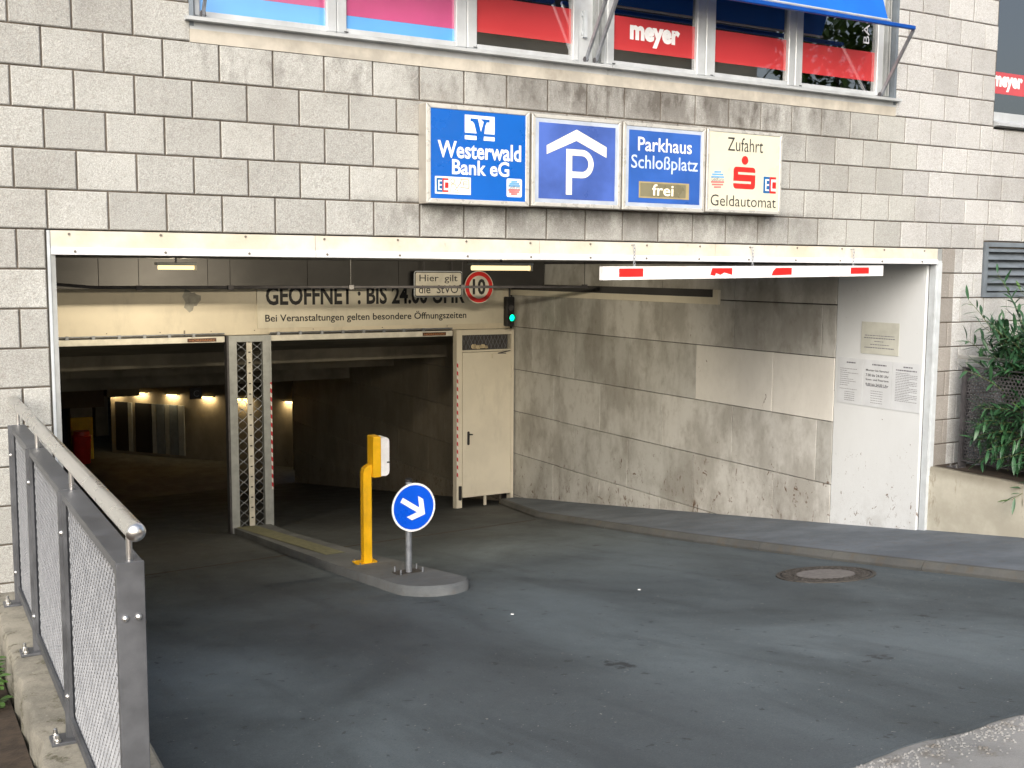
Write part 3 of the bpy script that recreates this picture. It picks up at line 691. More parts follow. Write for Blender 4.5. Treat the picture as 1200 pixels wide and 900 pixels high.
def col(x0, x1, y0, y1, zb, zt, parts, lab):
    t = thing('column', lab, 'column', ((x0+x1)/2, y0, zb), 'columns in the dark garage')
    for k_, (nm, a, c, mt) in enumerate(parts): MB().cbox(x0-.001*k_, x1+.001*k_, y0, y1, a, c, .02).build(nm, mt, t)
    return t
col(3.35, 3.95, 25.5, 26.1, -6.2, -3.6, [('shaft', -4.95, -3.6, M_conc), ('yellow_coat', -6.2, -4.95, M_yelp)], 'concrete column painted yellow below, deep in the garage')
col(4.7, 5.1, 30, 30.4, -6.2, -3.6, [('shaft', -6.2, -3.6, M_conc)], 'plain grey column behind the yellow one in the garage')
tag(MB().box(1.9, 4.2, 25.0, 25.4, -4.62, -3.62).build('cross_beam', simple('brown_concrete', (.12, .09, .065), .9)), 'brown cross beam resting over the yellow garage column', 'beam')
tag(MB().cbox(4.25, 5.15, 24.9, 25.5, -4.35, -3.62, .02).build('beam_head', M_conc), 'pale beam head hanging right of the brown cross beam', 'beam')
m = MB(); m.loft([[(3.55+.25*math.cos(2*math.pi*q/14)*s_, 24.9+.25*math.sin(2*math.pi*q/14)*s_, z) for q in range(14)] for z, s_ in ((-6.2, .8), (-6.15, .9), (-5.45, 1.), (-5.38, 1.05), (-5.36, .9), (-5.25, .85))])
tag(m.build('red_bin', M_redp, smooth=True), 'red bin standing before the yellow garage column', 'bin')
# lamp wall (slanting)
A = Vector((8.75, 21.2, 0)); B = Vector((4.6, 26.4, 0)); d = (B-A).normalized(); nn = Vector((-d.y, d.x, 0))
if nn.y > 0: nn = -nn
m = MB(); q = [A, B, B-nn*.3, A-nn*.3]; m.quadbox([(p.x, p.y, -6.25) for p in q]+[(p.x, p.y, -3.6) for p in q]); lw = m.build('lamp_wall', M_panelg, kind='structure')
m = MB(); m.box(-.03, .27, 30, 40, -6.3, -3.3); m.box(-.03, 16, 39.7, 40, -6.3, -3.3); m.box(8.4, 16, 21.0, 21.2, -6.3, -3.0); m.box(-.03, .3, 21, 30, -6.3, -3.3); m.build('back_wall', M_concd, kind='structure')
LAMPL = ['small glowing wall lamp seen through the right garage opening, right of the mesh pillar', 'small glowing wall lamp seen through the mesh of the pillar', 'glowing wall lamp just left of the mesh pillar, rightmost in the left opening',
         'second glowing wall lamp left of the mesh pillar', 'third glowing wall lamp left of the mesh pillar, over the dark doorway', 'farthest and faintest wall lamp, leftmost of the row in the garage']
for k_, s_ in enumerate((.06, .30, .475, .66, .83, .97)):
    p = A+(B-A)*s_+nn*.06; lab = 'small lit wall lamp deep in the dark garage'
    t = thing('wall_lamp', LAMPL[k_], 'lamp', (p.x, p.y, -4.32), 'wall lamps deep in the garage')
    MB().bar(p-d*.28+Vector((0, 0, -4.30)), p+d*.28+Vector((0, 0, -4.30)), nn*.035, (0, 0, .012)).build('housing', M_trimw, t)
    MB().bar(p-d*.15+Vector((0, 0, -4.335)), p+d*.15+Vector((0, 0, -4.345)), nn*.035, (0, 0, .016)).build('tube', M_tube2, t)
    al = bpy.data.lights.new('lamp_light', 'AREA'); al.shape = 'RECTANGLE'; al.size = .42; al.size_y = .08; al.energy = 2.6; al.color = (1, .74, .38)
    ao = bpy.data.objects.new('lamp_light', al); C.objects.link(ao); ao.parent = t; ao.location = tuple(nn*.06+Vector((0, 0, -.05))); ao.rotation_euler = (R(50), 0, math.atan2(d.y, d.x)+math.pi)
# strip curtain / glazed door on the lamp wall
t = thing('glass_door', 'dark doorway with bright metal edges under the far wall lamps', 'door', tuple(A+(B-A)*.85+Vector((0, 0, -6.2))))
for a, c, mt, nm in ((.60, .63, M_trim, 'edge_profile'), (.68, .70, M_trim, 'edge_profile'), (.75, .77, M_trim, 'edge_profile'), (.88, .90, M_trim, 'edge_profile'), (.635, .675, M_dkframe, 'panel'), (.705, .745, M_dkframe, 'panel'), (.775, .86, M_black, 'opening'), (.905, .97, M_black, 'opening')):
    p0 = A+(B-A)*(a)+nn*.03; p1 = A+(B-A)*(c)+nn*.03; MB().bar(p0+Vector((0, 0, -5.35)), p1+Vector((0, 0, -5.35)), nn*.02, (0, 0, .72)).build(nm, mt, t)
t = thing('direction_sign', 'small dark sign hanging near the garage ceiling left of the mesh pillar', 'sign', (5.6, 20.9, -3.9))
MB().box(5.48, 5.78, 20.3, 20.34, -3.98, -3.70).build('plate', M_dark, t); text('symbol', 'C', (5.57, -3.92, 5.70, -3.76), 20.297, M_galv, t, .0)
t = thing('site_fence', 'yellowish folding barrier standing low in the dark garage', 'barrier', (5.2, 27.5, -6.2))
m = MB()
for z in (-5.7, -5.9, -6.1): m.box(5.2, 6.3, 27.5, 27.53, z, z+.07)
m.build('rail', M_yelp, t); MB().box(5.2, 5.25, 27.47, 27.56, -6.2, -5.6).build('leg', M_yelp, t); MB().box(6.25, 6.3, 27.47, 27.56, -6.2, -5.6).build('leg', M_yelp, t)

# ---- lamps, pipe, hanging signs under the porch ceiling
def tube_lamp(x0, x1, y, z, lab):
    t = thing('ceiling_lamp', lab, 'lamp', ((x0+x1)/2, y, z), 'tube lamps under the porch ceiling')
    MB().cbox(x0-.03, x1+.03, y-.05, y+.05, z+.03, z+.06, .006).build('housing', M_trim, t)
    MB().tube([(x0, y, z), (x1, y, z)], .026, 10).build('tube', M_tube, t, True)
    al = bpy.data.lights.new('lamp_light', 'AREA'); al.shape = 'RECTANGLE'; al.size = x1-x0; al.size_y = .06; al.energy = 62*(x1-x0); al.color = (1, .86, .64)
    ao = bpy.data.objects.new('lamp_light', al); C.objects.link(ao); ao.parent = t; ao.location = (0, .06, 0); ao.rotation_euler = (R(68), 0, 0)   # throws its light down and into the garage
    MB().box(x1+.004, x1+.03, y-.03, y+.03, z-.03, z+.03).build('end_cap', M_board, t)
    MB().box((x0+x1)/2-.01, (x0+x1)/2+.01, y-.01, y+.01, z+.06, -.60).build('hanger', M_dark, t)
tube_lamp(4.392, 5.086, 3., -.694, 'lit tube lamp above the round speed limit sign')
tube_lamp(1.823, 2.235, 6., -.709, 'shorter lit tube lamp on the left under the ceiling')
t = thing('ceiling_pipe', 'thin dark pipe running across under the porch ceiling', 'pipe', (3.9, 5.2, -.93))
MB().tube([(-.02, 5.2, -.86), (.55, 5.2, -.885), (.95, 5.2, -.922), (1.05, 5.2, -.925), (7.3, 5.2, -.935)], .017, 8).build('tube', M_dark, t, True)
MB().tube([(1.0, 5.235, -.918), (7.3, 5.235, -.928)], .008, 6).build('cable', M_black, t, True)
for x in (.45, 1.45, 2.45, 3.9, 5.4, 7.25):
    MB().box(x-.003, x+.003, 5.197, 5.203, -.92, -.60).build('hanger', M_black, t); MB().box(x-.03, x+.03, 5.175, 5.225, -.955, -.905).build('clamp', M_dark, t)
sy = 6.9; q = .934
def s9(x, z): return (-.921+(x+.921)*q, -.705+(z+.705)*q)
x0, z0 = s9(5.97, -1.125); x1, z1 = s9(6.763, -.752)
t = thing('plate_sign', 'white plate reading Hier gilt die StVO hung under the porch ceiling', 'sign', (x0, sy, z1))
fprism(rrect(x0, z0, x1, z1, .03), sy, .004, 'plate', M_print, t); fprism(rrect(x0+.012, z0+.012, x1-.012, z1-.012, .024), sy-.0042, .0006, 'face', simple('sign_white', (.66, .63, .54), .45), t)
MB().prism(rrect(x0-.012, z0-.012, x1+.012, z1+.012, .04), (0, sy+.006, 0), FX, FZ, (0, -.005, 0)).build('rim', M_trimw, t)
text('lettering', 'Hier  gilt', (x0+.07, z0+.185, x1-.07, z1-.04), sy-.0056, M_print, t, .004)
text('lettering', 'die  StVO', (x0+.06, z0+.045, x1-.06, z0+.16), sy-.0056, M_print, t, .004)
for x in (x0+.15, x1-.15): MB().box(x-.006, x+.006, sy+.008, sy+.016, z1-.1, -.60).build('hanger', M_dark, t)
cx, cz = s9(7.063, -.985)
t = thing('speed_sign', 'round red rimmed speed limit 10 sign under the porch ceiling', 'sign', (cx, sy, cz))
rr = .252*q
fprism(disc(cx, cz, rr), sy, .004, 'plate', simple('sign_white', (.66, .63, .54), .45), t)
m = MB(); ringmesh(m, (cx, sy-.0045, cz), rr*.70, rr*.95, FX, FZ, (0, -.001, 0)); m.build('red_ring', M_red, t)
text('lettering', '10', (cx-.105, cz-.11, cx+.105, cz+.12), sy-.0056, M_print, t, .03)
MB().box(cx-.01, cx+.01, sy+.004, sy+.014, cz, -.60).build('hanger', M_dark, t)
# traffic light
t = thing('traffic_light', 'black signal head glowing green in the corner beside the steel door', 'traffic light', (7.6, 7.6, -1.4))
MB().cbox(7.40, 7.54, 7.60, 7.72, -1.59, -1.13, .012).build('housing', M_black, t)
MB().tube([(7.47, 7.60, -1.455), (7.47, 7.588, -1.455)], .052, 20).build('green_lens', M_green, t)
MB().tube([(7.47, 7.60, -1.30), (7.47, 7.588, -1.30)], .045, 20).build('dark_lens', M_dark, t)
m = MB(); ringmesh(m, (7.47, 7.60, -1.455), .054, .062, FX, FZ, (0, -.06, 0), 20); m.build('visor', M_black, t)
MB().box(7.46, 7.48, 7.64, 7.66, -1.13, -.60).build('hanger', M_dark, t)

# ---- notices on the white sheet
def notice(y0, z0, y1, z1, lab, mat, lines):
    t = thing('notice', lab, 'notice', (7.83, (y0+y1)/2, z0)); x = 7.8365
    MB().box(x-.0025, x, y1, y0, z0, z1).build('sheet', mat, t)
    m = MB(); rd = random.Random(int(z0*-1000)+int(y0*100)); wdt = y0-y1
    for (u0, u1, v, hh_) in lines:
        yv = z1-(z1-z0)*v; a = y0-wdt*u0; e = y0-wdt*u1; yy = a
        while yy > e:
            w_ = min(rd.uniform(.012, .035), yy-e)
            m.box(x-.0032, x-.0026, yy-w_, yy, yv-hh_/2, yv+hh_/2); yy -= w_+.005
    m.build('small_print', M_ink, t, kind='stuff'); return t
notice(.862, -1.55, .372, -1.222, 'grey plate with five printed lines on the white sheet, above the three papers', M_notice2, [(.1, .88, .42, .007), (.08, .9, .50, .009), (.36, .6, .6, .007), (.25, .75, .70, .007), (.1, .88, .80, .009)])
notice(1.166, -2.095, .822, -1.61, 'paper notice with small print, leftmost of the three below the grey plate', M_notice, [(.35, .7, .10, .014)]+[(.1, .1+random.Random(k).uniform(.2, .75), .24+.045*k, .005) for k in range(9)]+[(.1, .8, .68, .005)]+[(.3, .7, .74+.045*k, .005) for k in range(5)])
t = notice(.812, -2.095, .442, -1.61, 'paper notice with bold lines of hours, middle of the three below the grey plate', M_notice, [(.3, .8, .10, .014), (.12, .85, .56, .006)]+[(.28, .7, .66+.05*k, .005) for k in range(6)])
for k_, s_ in enumerate(('Montag bis Samstag', '7.00 bis 24.00 Uhr', 'Sonn- und Feiertage', '9.00 bis 24.00 Uhr')):
    text('lettering', s_, (-.78, -1.735-.048*k_, -.48, -1.707-.048*k_), 0, M_inkb, t, .02, wall=7.8332)
notice(.436, -2.095, .082, -1.61, 'paper notice with dense lines of text, rightmost of the three below the grey plate', M_notice, [(.38, .7, .09, .012), (.12, .85, .16, .012)]+[(.12, .88 if k % 4 else .6, .22+.034*k, .005) for k in range(18)])

# ============================================================ SIGN BOXES
SY = -.14
def signbox(x0, x1, z0, z1, lab, face, fb=.028, back=None):
    t = thing('sign_box', lab, 'sign', ((x0+x1)/2, 0, z0), 'lit advertising boxes in a row over the entrance'); t.pop('group') if False else None
    MB().box(x0, x1, SY+.012, -.008, z0, z1).build('housing', M_box, t)
    g = .0022
    for poly in ([(x0+g, z1), (x1-g, z1), (x1-fb-g, z1-fb), (x0+fb+g, z1-fb)], [(x0+g, z0), (x0+fb+g, z0+fb), (x1-fb-g, z0+fb), (x1-g, z0)], [(x0, z0+g), (x0, z1-g), (x0+fb, z1-fb-g), (x0+fb, z0+fb+g)], [(x1, z0+g), (x1-fb, z0+fb+g), (x1-fb, z1-fb-g), (x1, z1-g)]):
        cxx = sum(p[0] for p in poly)/4; czz = sum(p[1] for p in poly)/4
        m = MB(); inn = [(p[0]+(.004 if p[0] < cxx else -.004)*(1 if abs(p[0]-cxx) < .1 else 1.6), p[1]+(.004 if p[1] < czz else -.004)) for p in poly]
        m.loft([[(p[0], SY+.012, p[1]) for p in poly], [(p[0], SY+.003, p[1]) for p in poly], [(p[0], SY-.001, p[1]) for p in inn]]); m.build('frame_rail', M_boxf, t)
    MB().box(x0+fb, x1-fb, SY+.004, SY+.0115, z0+fb, z1-fb).build('face', face, t)
    return t
L1 = SY+.0025
def fp(poly, name, mat, parent, lev=0): return fprism(poly, SY+.004-.0007*lev, .0006, name, mat, parent)
def R4(x0, z0, x1, z1): return [(x0, z0), (x1, z0), (x1, z1), (x0, z1)]
def ec(t, x0, z0, x1, z1, lev=0):
    xm = (x0+x1)/2
    fp(R4(x0, z0, xm, z1), 'blue_field', simple('ec_blue', (.0, .12, .36), .4), t, lev); fp(R4(xm+.0005, z0, x1, z1), 'red_field', M_red, t, lev)
    w_, h_ = (x1-x0), (z1-z0); wt = MB()
    for p in (R4(x0+.14*w_, z0+.14*h_, x0+.24*w_, z0+.86*h_), R4(x0+.24*w_, z0+.14*h_, x0+.44*w_, z0+.24*h_), R4(x0+.24*w_, z0+.45*h_, x0+.44*w_, z0+.56*h_), R4(x0+.24*w_, z0+.76*h_, x0+.44*w_, z0+.86*h_),
              R4(x0+.6*w_, z0+.14*h_, x0+.7*w_, z0+.86*h_), R4(x0+.7*w_, z0+.14*h_, x1, z0+.30*h_), R4(x0+.7*w_, z0+.70*h_, x1, z0+.86*h_)):
        wt.prism(p, (0, SY+.004-.0007*(lev+1), 0), FX, FZ, (0, -.0005, 0))
    wt.build('letter_strokes', M_white, t)
def globe(t, cx, cz, r_, word, lev=0, faded=False):
    cb = simple('globe_blue', (.12, .35, .62), .4); cr = simple('globe_red', (.62, .16, .16), .4)
    for k_ in range(7):
        a = .86-k_*.285; zz = cz+r_*a; hw = r_*math.sqrt(max(.02, 1-a*a))
        if k_ == 3: continue
        fp([(cx-hw, zz-.008), (cx+hw, zz-.008+.004), (cx+hw, zz+.004+.004), (cx-hw, zz+.006)], 'band', cb if k_ < 3 else cr, t, lev)
    text('lettering', word, (cx-r_*.9, cz-.012, cx+r_*.9, cz+.02), SY+.004-.0007*(lev+1)-.0004, M_ink, t)
# 1 bank sign
t = signbox(2.40, 3.238, -.243, .450, 'bright blue sign box of the bank, leftmost of the row over the entrance', M_sblue, .034)
xa, xb_, za, zb_ = 2.702, 2.944, .245, .385
lg = MB(); P0 = [R4(xa, za+.085*0+.045, xb_, zb_)]
fp(R4(xa, .262, xb_, .388), 'logo_field', M_white, t); fp(R4(xa, .215, xa+.095, .244), 'logo_bar', M_white, t); fp(R4(xb_-.098, .215, xb_, .244), 'logo_bar', M_white, t)
fp([(xa+.045, .365), (xa+.105, .365), (xa+.130, .275), (xa+.152, .345), (xa+.128, .365), (xa+.2, .365), (xa+.2, .345), (xa+.178, .345), (xa+.165, .318), (xa+.150, .2145), (xa+.108, .2145), (xa+.075, .33), (xa+.06, .345), (xa+.045, .345)][::1], 'logo_mark', M_sblue, t, 1)
text('lettering', 'Westerwald', (2.487, .078, 3.166, .198), L1-.0005, M_white, t, .022)
text('lettering', 'Bank eG', (2.600, -.036, 3.066, .072), L1-.0005, M_white, t, .022)
fp(R4(2.466, -.176, 2.751, -.053), 'card_field', M_white, t); ec(t, 2.478, -.163, 2.572, -.066, 1)
m = MB()
def fl(m, a, b_, w_=.0025):
    a = Vector((a[0], SY+.0026, a[1])); b_ = Vector((b_[0], SY+.0026, b_[1])); d_ = (b_-a).normalized(); n_ = Vector((-d_.z, 0, d_.x))*w_; m.bar(a, b_, n_, (0, .0004, 0))
C_ = [(2.606+.016*math.cos(a*.7), -.083+.016*math.sin(a*.7)) for a in range(10)]
for p, q_ in zip(C_, C_[1:]): fl(m, p, q_)
for p, q_ in (((2.594, -.105), (2.59, -.16)), ((2.594, -.105), (2.625, -.105)), ((2.625, -.105), (2.635, -.135)), ((2.635, -.135), (2.672, -.09)), ((2.60, -.16), (2.66, -.16)), ((2.62, -.14), (2.65, -.15)),
             ((2.665, -.07), (2.735, -.07)), ((2.735, -.07), (2.735, -.13)), ((2.665, -.125), (2.735, -.13)), ((2.69, -.085), (2.725, -.085)), ((2.69, -.10), (2.725, -.10)), ((2.69, -.085), (2.69, -.115)), ((2.675, -.07), (2.66, -.105))): fl(m, p, q_)
m.build('pictogram', simple('gold_ink', (.35, .30, .15), .5), t)
fp(rrect(3.046, -.178, 3.175, -.045, .012), 'card_field', M_white, t); globe(t, 3.11, -.112, .052, 'GeldKarte', 1)
# 2 parking sign
t = signbox(3.259, 4.062, -.236, .440, 'faded blue sign box with a roofed letter P, second from the left', simple('pale_edge', (.42, .48, .58), .35), .03)
fp(R4(3.318, -.178, 4.005, .380), 'blue_field', M_pblue, t)
fp([(3.386, .214), (3.649, .345), (3.924, .230), (3.924, .150), (3.649, .262), (3.387, .150)], 'roof_mark', M_cprint, t, 1)
P = [(3.556, -.142), (3.556, .198)]; 
cxp, czp, ro, ri = 3.70, .092, .106, .060
out = [(3.559, -.142), (3.559, czp+ro)] + [(cxp+ro*math.sin(R(a)), czp+ro*math.cos(R(a))) for a in range(0, 181, 15)] + [(3.612, czp-ro), (3.612, -.142)]
hole = [(3.612, czp+ri), (cxp-.0, czp+ri)]
m = MB(); y_ = SY+.004-.0007
m.prism(R4(3.559, -.142, 3.612, czp+ro), (0, y_, 0), FX, FZ, (0, -.0006, 0)); m.prism(R4(3.612, czp+ri, cxp, czp+ro), (0, y_, 0), FX, FZ, (0, -.0006, 0)); m.prism(R4(3.612, czp-ro, cxp, czp-ri), (0, y_, 0), FX, FZ, (0, -.0006, 0))
for a in range(0, 180, 12):
    a0, a1 = R(a), R(a+12); m.prism([(cxp+ri*math.sin(a0), czp+ri*math.cos(a0)), (cxp+ro*math.sin(a0), czp+ro*math.cos(a0)), (cxp+ro*math.sin(a1), czp+ro*math.cos(a1)), (cxp+ri*math.sin(a1), czp+ri*math.cos(a1))], (0, y_, 0), FX, FZ, (0, -.0006, 0))
m.build('letter_mark', M_cprint, t)
# 3 Parkhaus Schlossplatz
t = signbox(4.080, 4.893, -.236, .438, 'blue sign box reading Parkhaus Schloßplatz, third from the left', simple('pale_edge', (.42, .48, .58), .35), .03)
fp(R4(4.135, -.178, 4.842, .380), 'blue_field', M_pblue2, t)
text('lettering', 'Parkhaus', (4.219, .222, 4.752, .330), L1-.0012, M_white, t, .012); text('lettering', 'Schloßplatz', (4.157, .055, 4.818, .192), L1-.0012, simple('pale_blue_print', (.55, .66, .85), .4), t, .008)
fp(R4(4.235, -.140, 4.734, -.012), 'display_frame', simple('display_gold', (.36, .30, .16), .4), t, 1); fp(R4(4.25, -.128, 4.70, -.024), 'display', simple('display_olive', (.20, .185, .115), .3), t, 2)
text('lettering', 'frei', (4.365, -.118, 4.575, -.030), SY+.0015, emit('display_letters', (.95, .85, .6), .25), t, .01)
# 4 savings bank
t = signbox(4.910, 5.725, -.228, .446, 'cream sign box with a red S mark, rightmost of the row', M_cface, .026)
text('lettering', 'Zufahrt', (5.125, .275, 5.508, .385), L1-.0006, M_print, t, -.004); text('lettering', 'Geldautomat', (4.958, -.176, 5.668, -.085), L1-.0006, M_print, t, -.004)
fp(disc(5.315, .205, .036), 'dot_mark', M_redtext, t)
fp(rrect(5.195, -.030, 5.432, .150, .03), 'letter_field', M_redtext, t)
fp(R4(5.245, .088, 5.433, .107), 'letter_gap', M_cface, t, 1); fp(R4(5.194, .014, 5.385, .033), 'letter_gap', M_cface, t, 1)
ec(t, 5.525, -.055, 5.665, .082); globe(t, 5.028, .035, .072, 'GeldKarte')

# ============================================================ HEIGHT BARRIER
t = thing('height_barrier', 'white barrier beam with four red blocks hanging on chains below the fascia', 'barrier', (5.5, -.1, -.7))
bz0, bz1 = -.784, -.680
MB().quadbox([(3.933, -.10, -.786), (7.042, -.10, -.746), (7.042, -.05, -.746), (3.933, -.05, -.786), (3.933, -.10, -.680), (7.042, -.10, -.652), (7.042, -.05, -.652), (3.933, -.05, -.680)]).build('beam', simple('barrier_white', (.80, .80, .80), .35), t)
def bl(x): u = (x-3.933)/3.109; return -.786+.04*u, -.680+.028*u
for k_, (a, c) in enumerate(((4.085, 4.32), (5.005, 5.24), (5.68, 5.91), (6.625, 6.855))):
    za, zb_ = bl(a); P = [(a, za+.022), (c, bl(c)[0]+.022), (c, bl(c)[1]-.016), (a, zb_-.016)]
    if k_ == 1: P = [(a, za+.03), (a+.05, za+.022), (a+.06, za+.045), (a+.11, za+.03), (a+.15, za+.05), (c, bl(c)[0]+.028), (c, bl(c)[1]-.016), (a+.02, zb_-.016)]
    if k_ == 2: P = [(a, za+.018), (c, bl(c)[0]+.022), (c, bl(c)[1]-.016), (a+.05, zb_-.016), (a+.015, zb_-.045)]
    MB().prism(P, (0, -.1002, 0), FX, FZ, (0, -.001, 0)).build('red_block', M_red, t)
for x in (4.26, 5.50, 6.70):
    ch = MB(); z = -.505; za = bl(x)[1]; k_ = 0
    while z > za-.005:
        c_ = Vector((x, -.06, z-.016)); ax = Vector((1, 0, 0)) if k_ % 2 else Vector((0, 1, 0)); n = 10
        rings = []
        for q_ in range(n):
            a = 2*math.pi*q_/n; p = c_+ax*(.0085*math.cos(a))+Vector((0, 0, .017*math.sin(a))); dd = (ax*math.cos(a)+Vector((0, 0, math.sin(a)))).normalized(); ot = ax.cross(Vector((0, 0, 1)))
            rings.append([p+dd*.0028, p+ot*.0028, p-dd*.0028, p-ot*.0028])
        ch.loft(rings, False, True); z -= .027; k_ += 1
    ch.build('chain', M_galv, t)
    MB().bar((x, -.062, -.507), (x, -.016, -.507), (.003, 0, 0), (0, 0, .003)).build('eye_bolt', M_galv, t)

# ============================================================ AWNINGS
def awning(x0, x1, lab):
    t = thing('awning', lab, 'awning', ((x0+x1)/2, 0, 1.4), 'blue awnings over the windows')
    MB().loft([[(x, -.02, 2.25), (x, -.28, 1.485), (x, -.2785, 1.477), (x, -.015, 2.245)] for x in (x0+.07, x1-.30)]).build('fabric', M_awn, t)
    MB().tube([(x0+.05, -.285, 1.475), (x1-.28, -.285, 1.475)], .011, 8).build('rod', M_alu, t, True)
    MB().cbox(x0, x1+.01, -.325, -.29, 1.42, 1.455, .006).build('front_bar', M_awnb, t)
    for x in (x0+.01, x1):
        MB().bar((x, .04, .90), (x, -.305, 1.425), (.009, 0, 0), (0, .010, .010)).build('arm', M_galv, t)
        MB().tube([(x-.014, .04, .91), (x+.014, .04, .91)], .02, 10).build('pivot', M_dark, t)
    return t
awning(.90, 3.84, 'blue awning of the left windows, one folding arm showing beside the middle mullion'); awning(3.92, 7.07, 'blue awning sloping out over the right windows on grey folding arms')

# ============================================================ VENT
t = thing('vent_grille', 'blue grey louvred vent grille in the block wall behind the bush', 'vent', (9.2, 0, -.68))
x0, x1, z0, z1 = 8.565, 9.88, -.955, -.41
MB().box(x0, x1, -.02, .03, z1-.045, z1).build('frame_rail', M_dkframe, t); MB().box(x0, x1, -.02, .03, z0, z0+.045).build('frame_rail', M_dkframe, t); MB().box(x0, x0+.05, -.019, .03, z0+.045, z1-.045).build('frame_rail', M_dkframe, t); MB().box(x1-.05, x1, -.019, .03, z0+.045, z1-.045).build('frame_rail', M_dkframe, t)
for k_ in range(6):
    z = z0+.06+k_*.078; MB().quadbox([(x0+.05, -.016, z), (x1-.05, -.016, z), (x1-.05, .05, z+.06), (x0+.05, .05, z+.06), (x0+.05, -.016, z+.012), (x1-.05, -.016, z+.012), (x1-.05, .05, z+.072), (x0+.05, .05, z+.072)]).build('louvre', M_dkframe, t)
MB().box(x0+.05, x1-.05, .07, .08, z0+.045, z1-.045).build('backing', M_black, t)

# ============================================================ TRAFFIC ISLAND, POST, ARROW SIGN, MANHOLE
hI = .085
L_ = [(3.24, 8.2), (3.0, 5.), (2.86, 2.9), (2.80, 1.35)]
P = L_+[(2.80+.30-.30*math.cos(R(a)), 1.35-.42*math.sin(R(a))) for a in (20, 45, 70, 90)]+[(3.12+.30*math.sin(R(a)), 1.25-.32*math.cos(R(a))) for a in (10, 40, 70, 90)]+[(3.46, 3.4), (3.50, 4.5), (3.62, 6.7), (3.80, 8.2)]
m = MB()
cxm = 3.2
def isl(pts, dz, k_): 
    out = []
    for x, y in pts: cy = max(y, 1.6); out.append((cxm+(x-cxm)*k_, y if y > 2 else cy-(cy-y)*k_, ramp(y)+dz))
    return out
m.loft([isl(P, -.05, 1.02), isl(P, hI-.02, 1.0), isl(P, hI, .96)]); 
t = thing('traffic_island', 'low grey concrete island with a rounded end between the two lanes', 'traffic island', (3.2, 3, ramp(3)))
m.build('kerb_body', M_isl, t, True)
MB().prism([(3.27, 8.15), (3.55, 8.15), (3.30, 3.9), (3.08, 3.9)], (0, 0, ramp(0)+hI+.004), (1, 0, 0), (0, 1, -.145), (0, 0, .002)).build('yellow_marking', simple('worn_yellow', (.17, .17, .105), .8, 0, .3, 20), t)
t = thing('card_terminal', 'yellow post carrying a yellow and white card terminal on the island', 'terminal', (3.15, 2.9, ramp(2.9)+hI))
zb = ramp(2.9)+hI
MB().cbox(3.03, 3.26, 2.80, 3.0, zb, zb+.012, .003).build('base_plate', M_yellow, t)
for x, y in ((3.05, 2.82), (3.24, 2.82), (3.05, 2.98), (3.24, 2.98)): MB().tube([(x, y, zb+.012), (x, y, zb+.03)], .008, 6).build('bolt', M_steel, t)
m = MB(); pr = [(3.105, zb+.012), (3.192, zb+.012), (3.192, -2.76), (3.20, -2.735), (3.22, -2.72), (3.22, -2.655), (3.175, -2.66), (3.14, -2.675), (3.115, -2.70), (3.105, -2.74)]
m.prism(pr, (0, 2.86, 0), FX, FZ, (0, .08, 0)); m.build('post', M_yellow, t)
hd = MB().cbox(3.196, 3.282, 2.82, 2.98, -2.785, -2.372, .006).build('head', M_yellow, t)
m = MB(); pr = rrect(3.2, -2.775, 3.372, -2.385, .045, 6); pr = [(max(3.283, x), z) for x, z in pr]; m.prism(pr, (0, 2.825, 0), FX, FZ, (0, .15, 0)); m.build('front_cover', M_white, t)
MB().box(3.345, 3.376, 2.818, 2.95, -2.645, -2.632).build('card_slot', M_black, t)
t = thing('arrow_sign', 'round blue sign with a white arrow pointing down right, on the tip of the island', 'sign', (3.155, 1.9, ramp(1.9)+hI))
zb = ramp(1.9)+hI
MB().cbox(3.03, 3.29, 1.80, 1.98, zb, zb+.012, .003).build('base_plate', M_rust, t)
for x, y in ((3.05, 1.82), (3.27, 1.82), (3.05, 1.96), (3.27, 1.96)): MB().tube([(x, y, zb+.012), (x, y, zb+.06)], .009, 8).build('bolt', M_galv, t)
MB().tube([(3.165, 1.9, zb+.01), (3.165, 1.9, -2.66)], .030, 16).build('pole', M_galv, t, True)
MB().tube([(3.165, 1.9, -2.66), (3.165, 1.9, -2.635), (3.165, 1.9, -2.625)], [.034, .034, .02], 12).build('pole_cap', M_black, t, True)
an = R(4); AX = Vector((math.cos(an), math.sin(an)*1., 0)); AZ = Vector((0, .02, 1)).normalized(); cs = Vector((3.20, 1.862, -2.897)); NR = AX.cross(AZ); NR = -NR if NR.y > 0 else NR
def sprism(poly, lev, name, mat, th=.0008): return MB().prism(poly, cs+NR*lev, AX, AZ, NR*th).build(name, mat, t)
sprism(disc(0, 0, .228, 56), -.006, 'plate', M_galv, .006); sprism(disc(0, 0, .226, 56), .0002, 'rim', M_white); sprism(disc(0, 0, .208, 56), .0014, 'face', M_shade)
ca, sa = math.cos(R(-33)), math.sin(R(-33))
arr = [(-.150, .022), (.045, .022), (-.025, .105), (.035, .105), (.142, 0), (.035, -.105), (-.025, -.105), (.045, -.022), (-.150, -.022)]
arr = [(-.150, .024), (.052, .024), (-.018, .110), (.046, .110), (.140, 0), (.046, -.110), (-.018, -.110), (.052, -.024), (-.150, -.024)]
sprism([(x*ca-y*sa, x*sa+y*ca) for x, y in arr], .0026, 'arrow', M_white)
MB().box(3.12, 3.21, 1.868, 1.93, -2.78, -2.75).build('clamp', M_galv, t); MB().box(3.12, 3.21, 1.868, 1.93, -3.03, -3.0).build('clamp', M_galv, t)
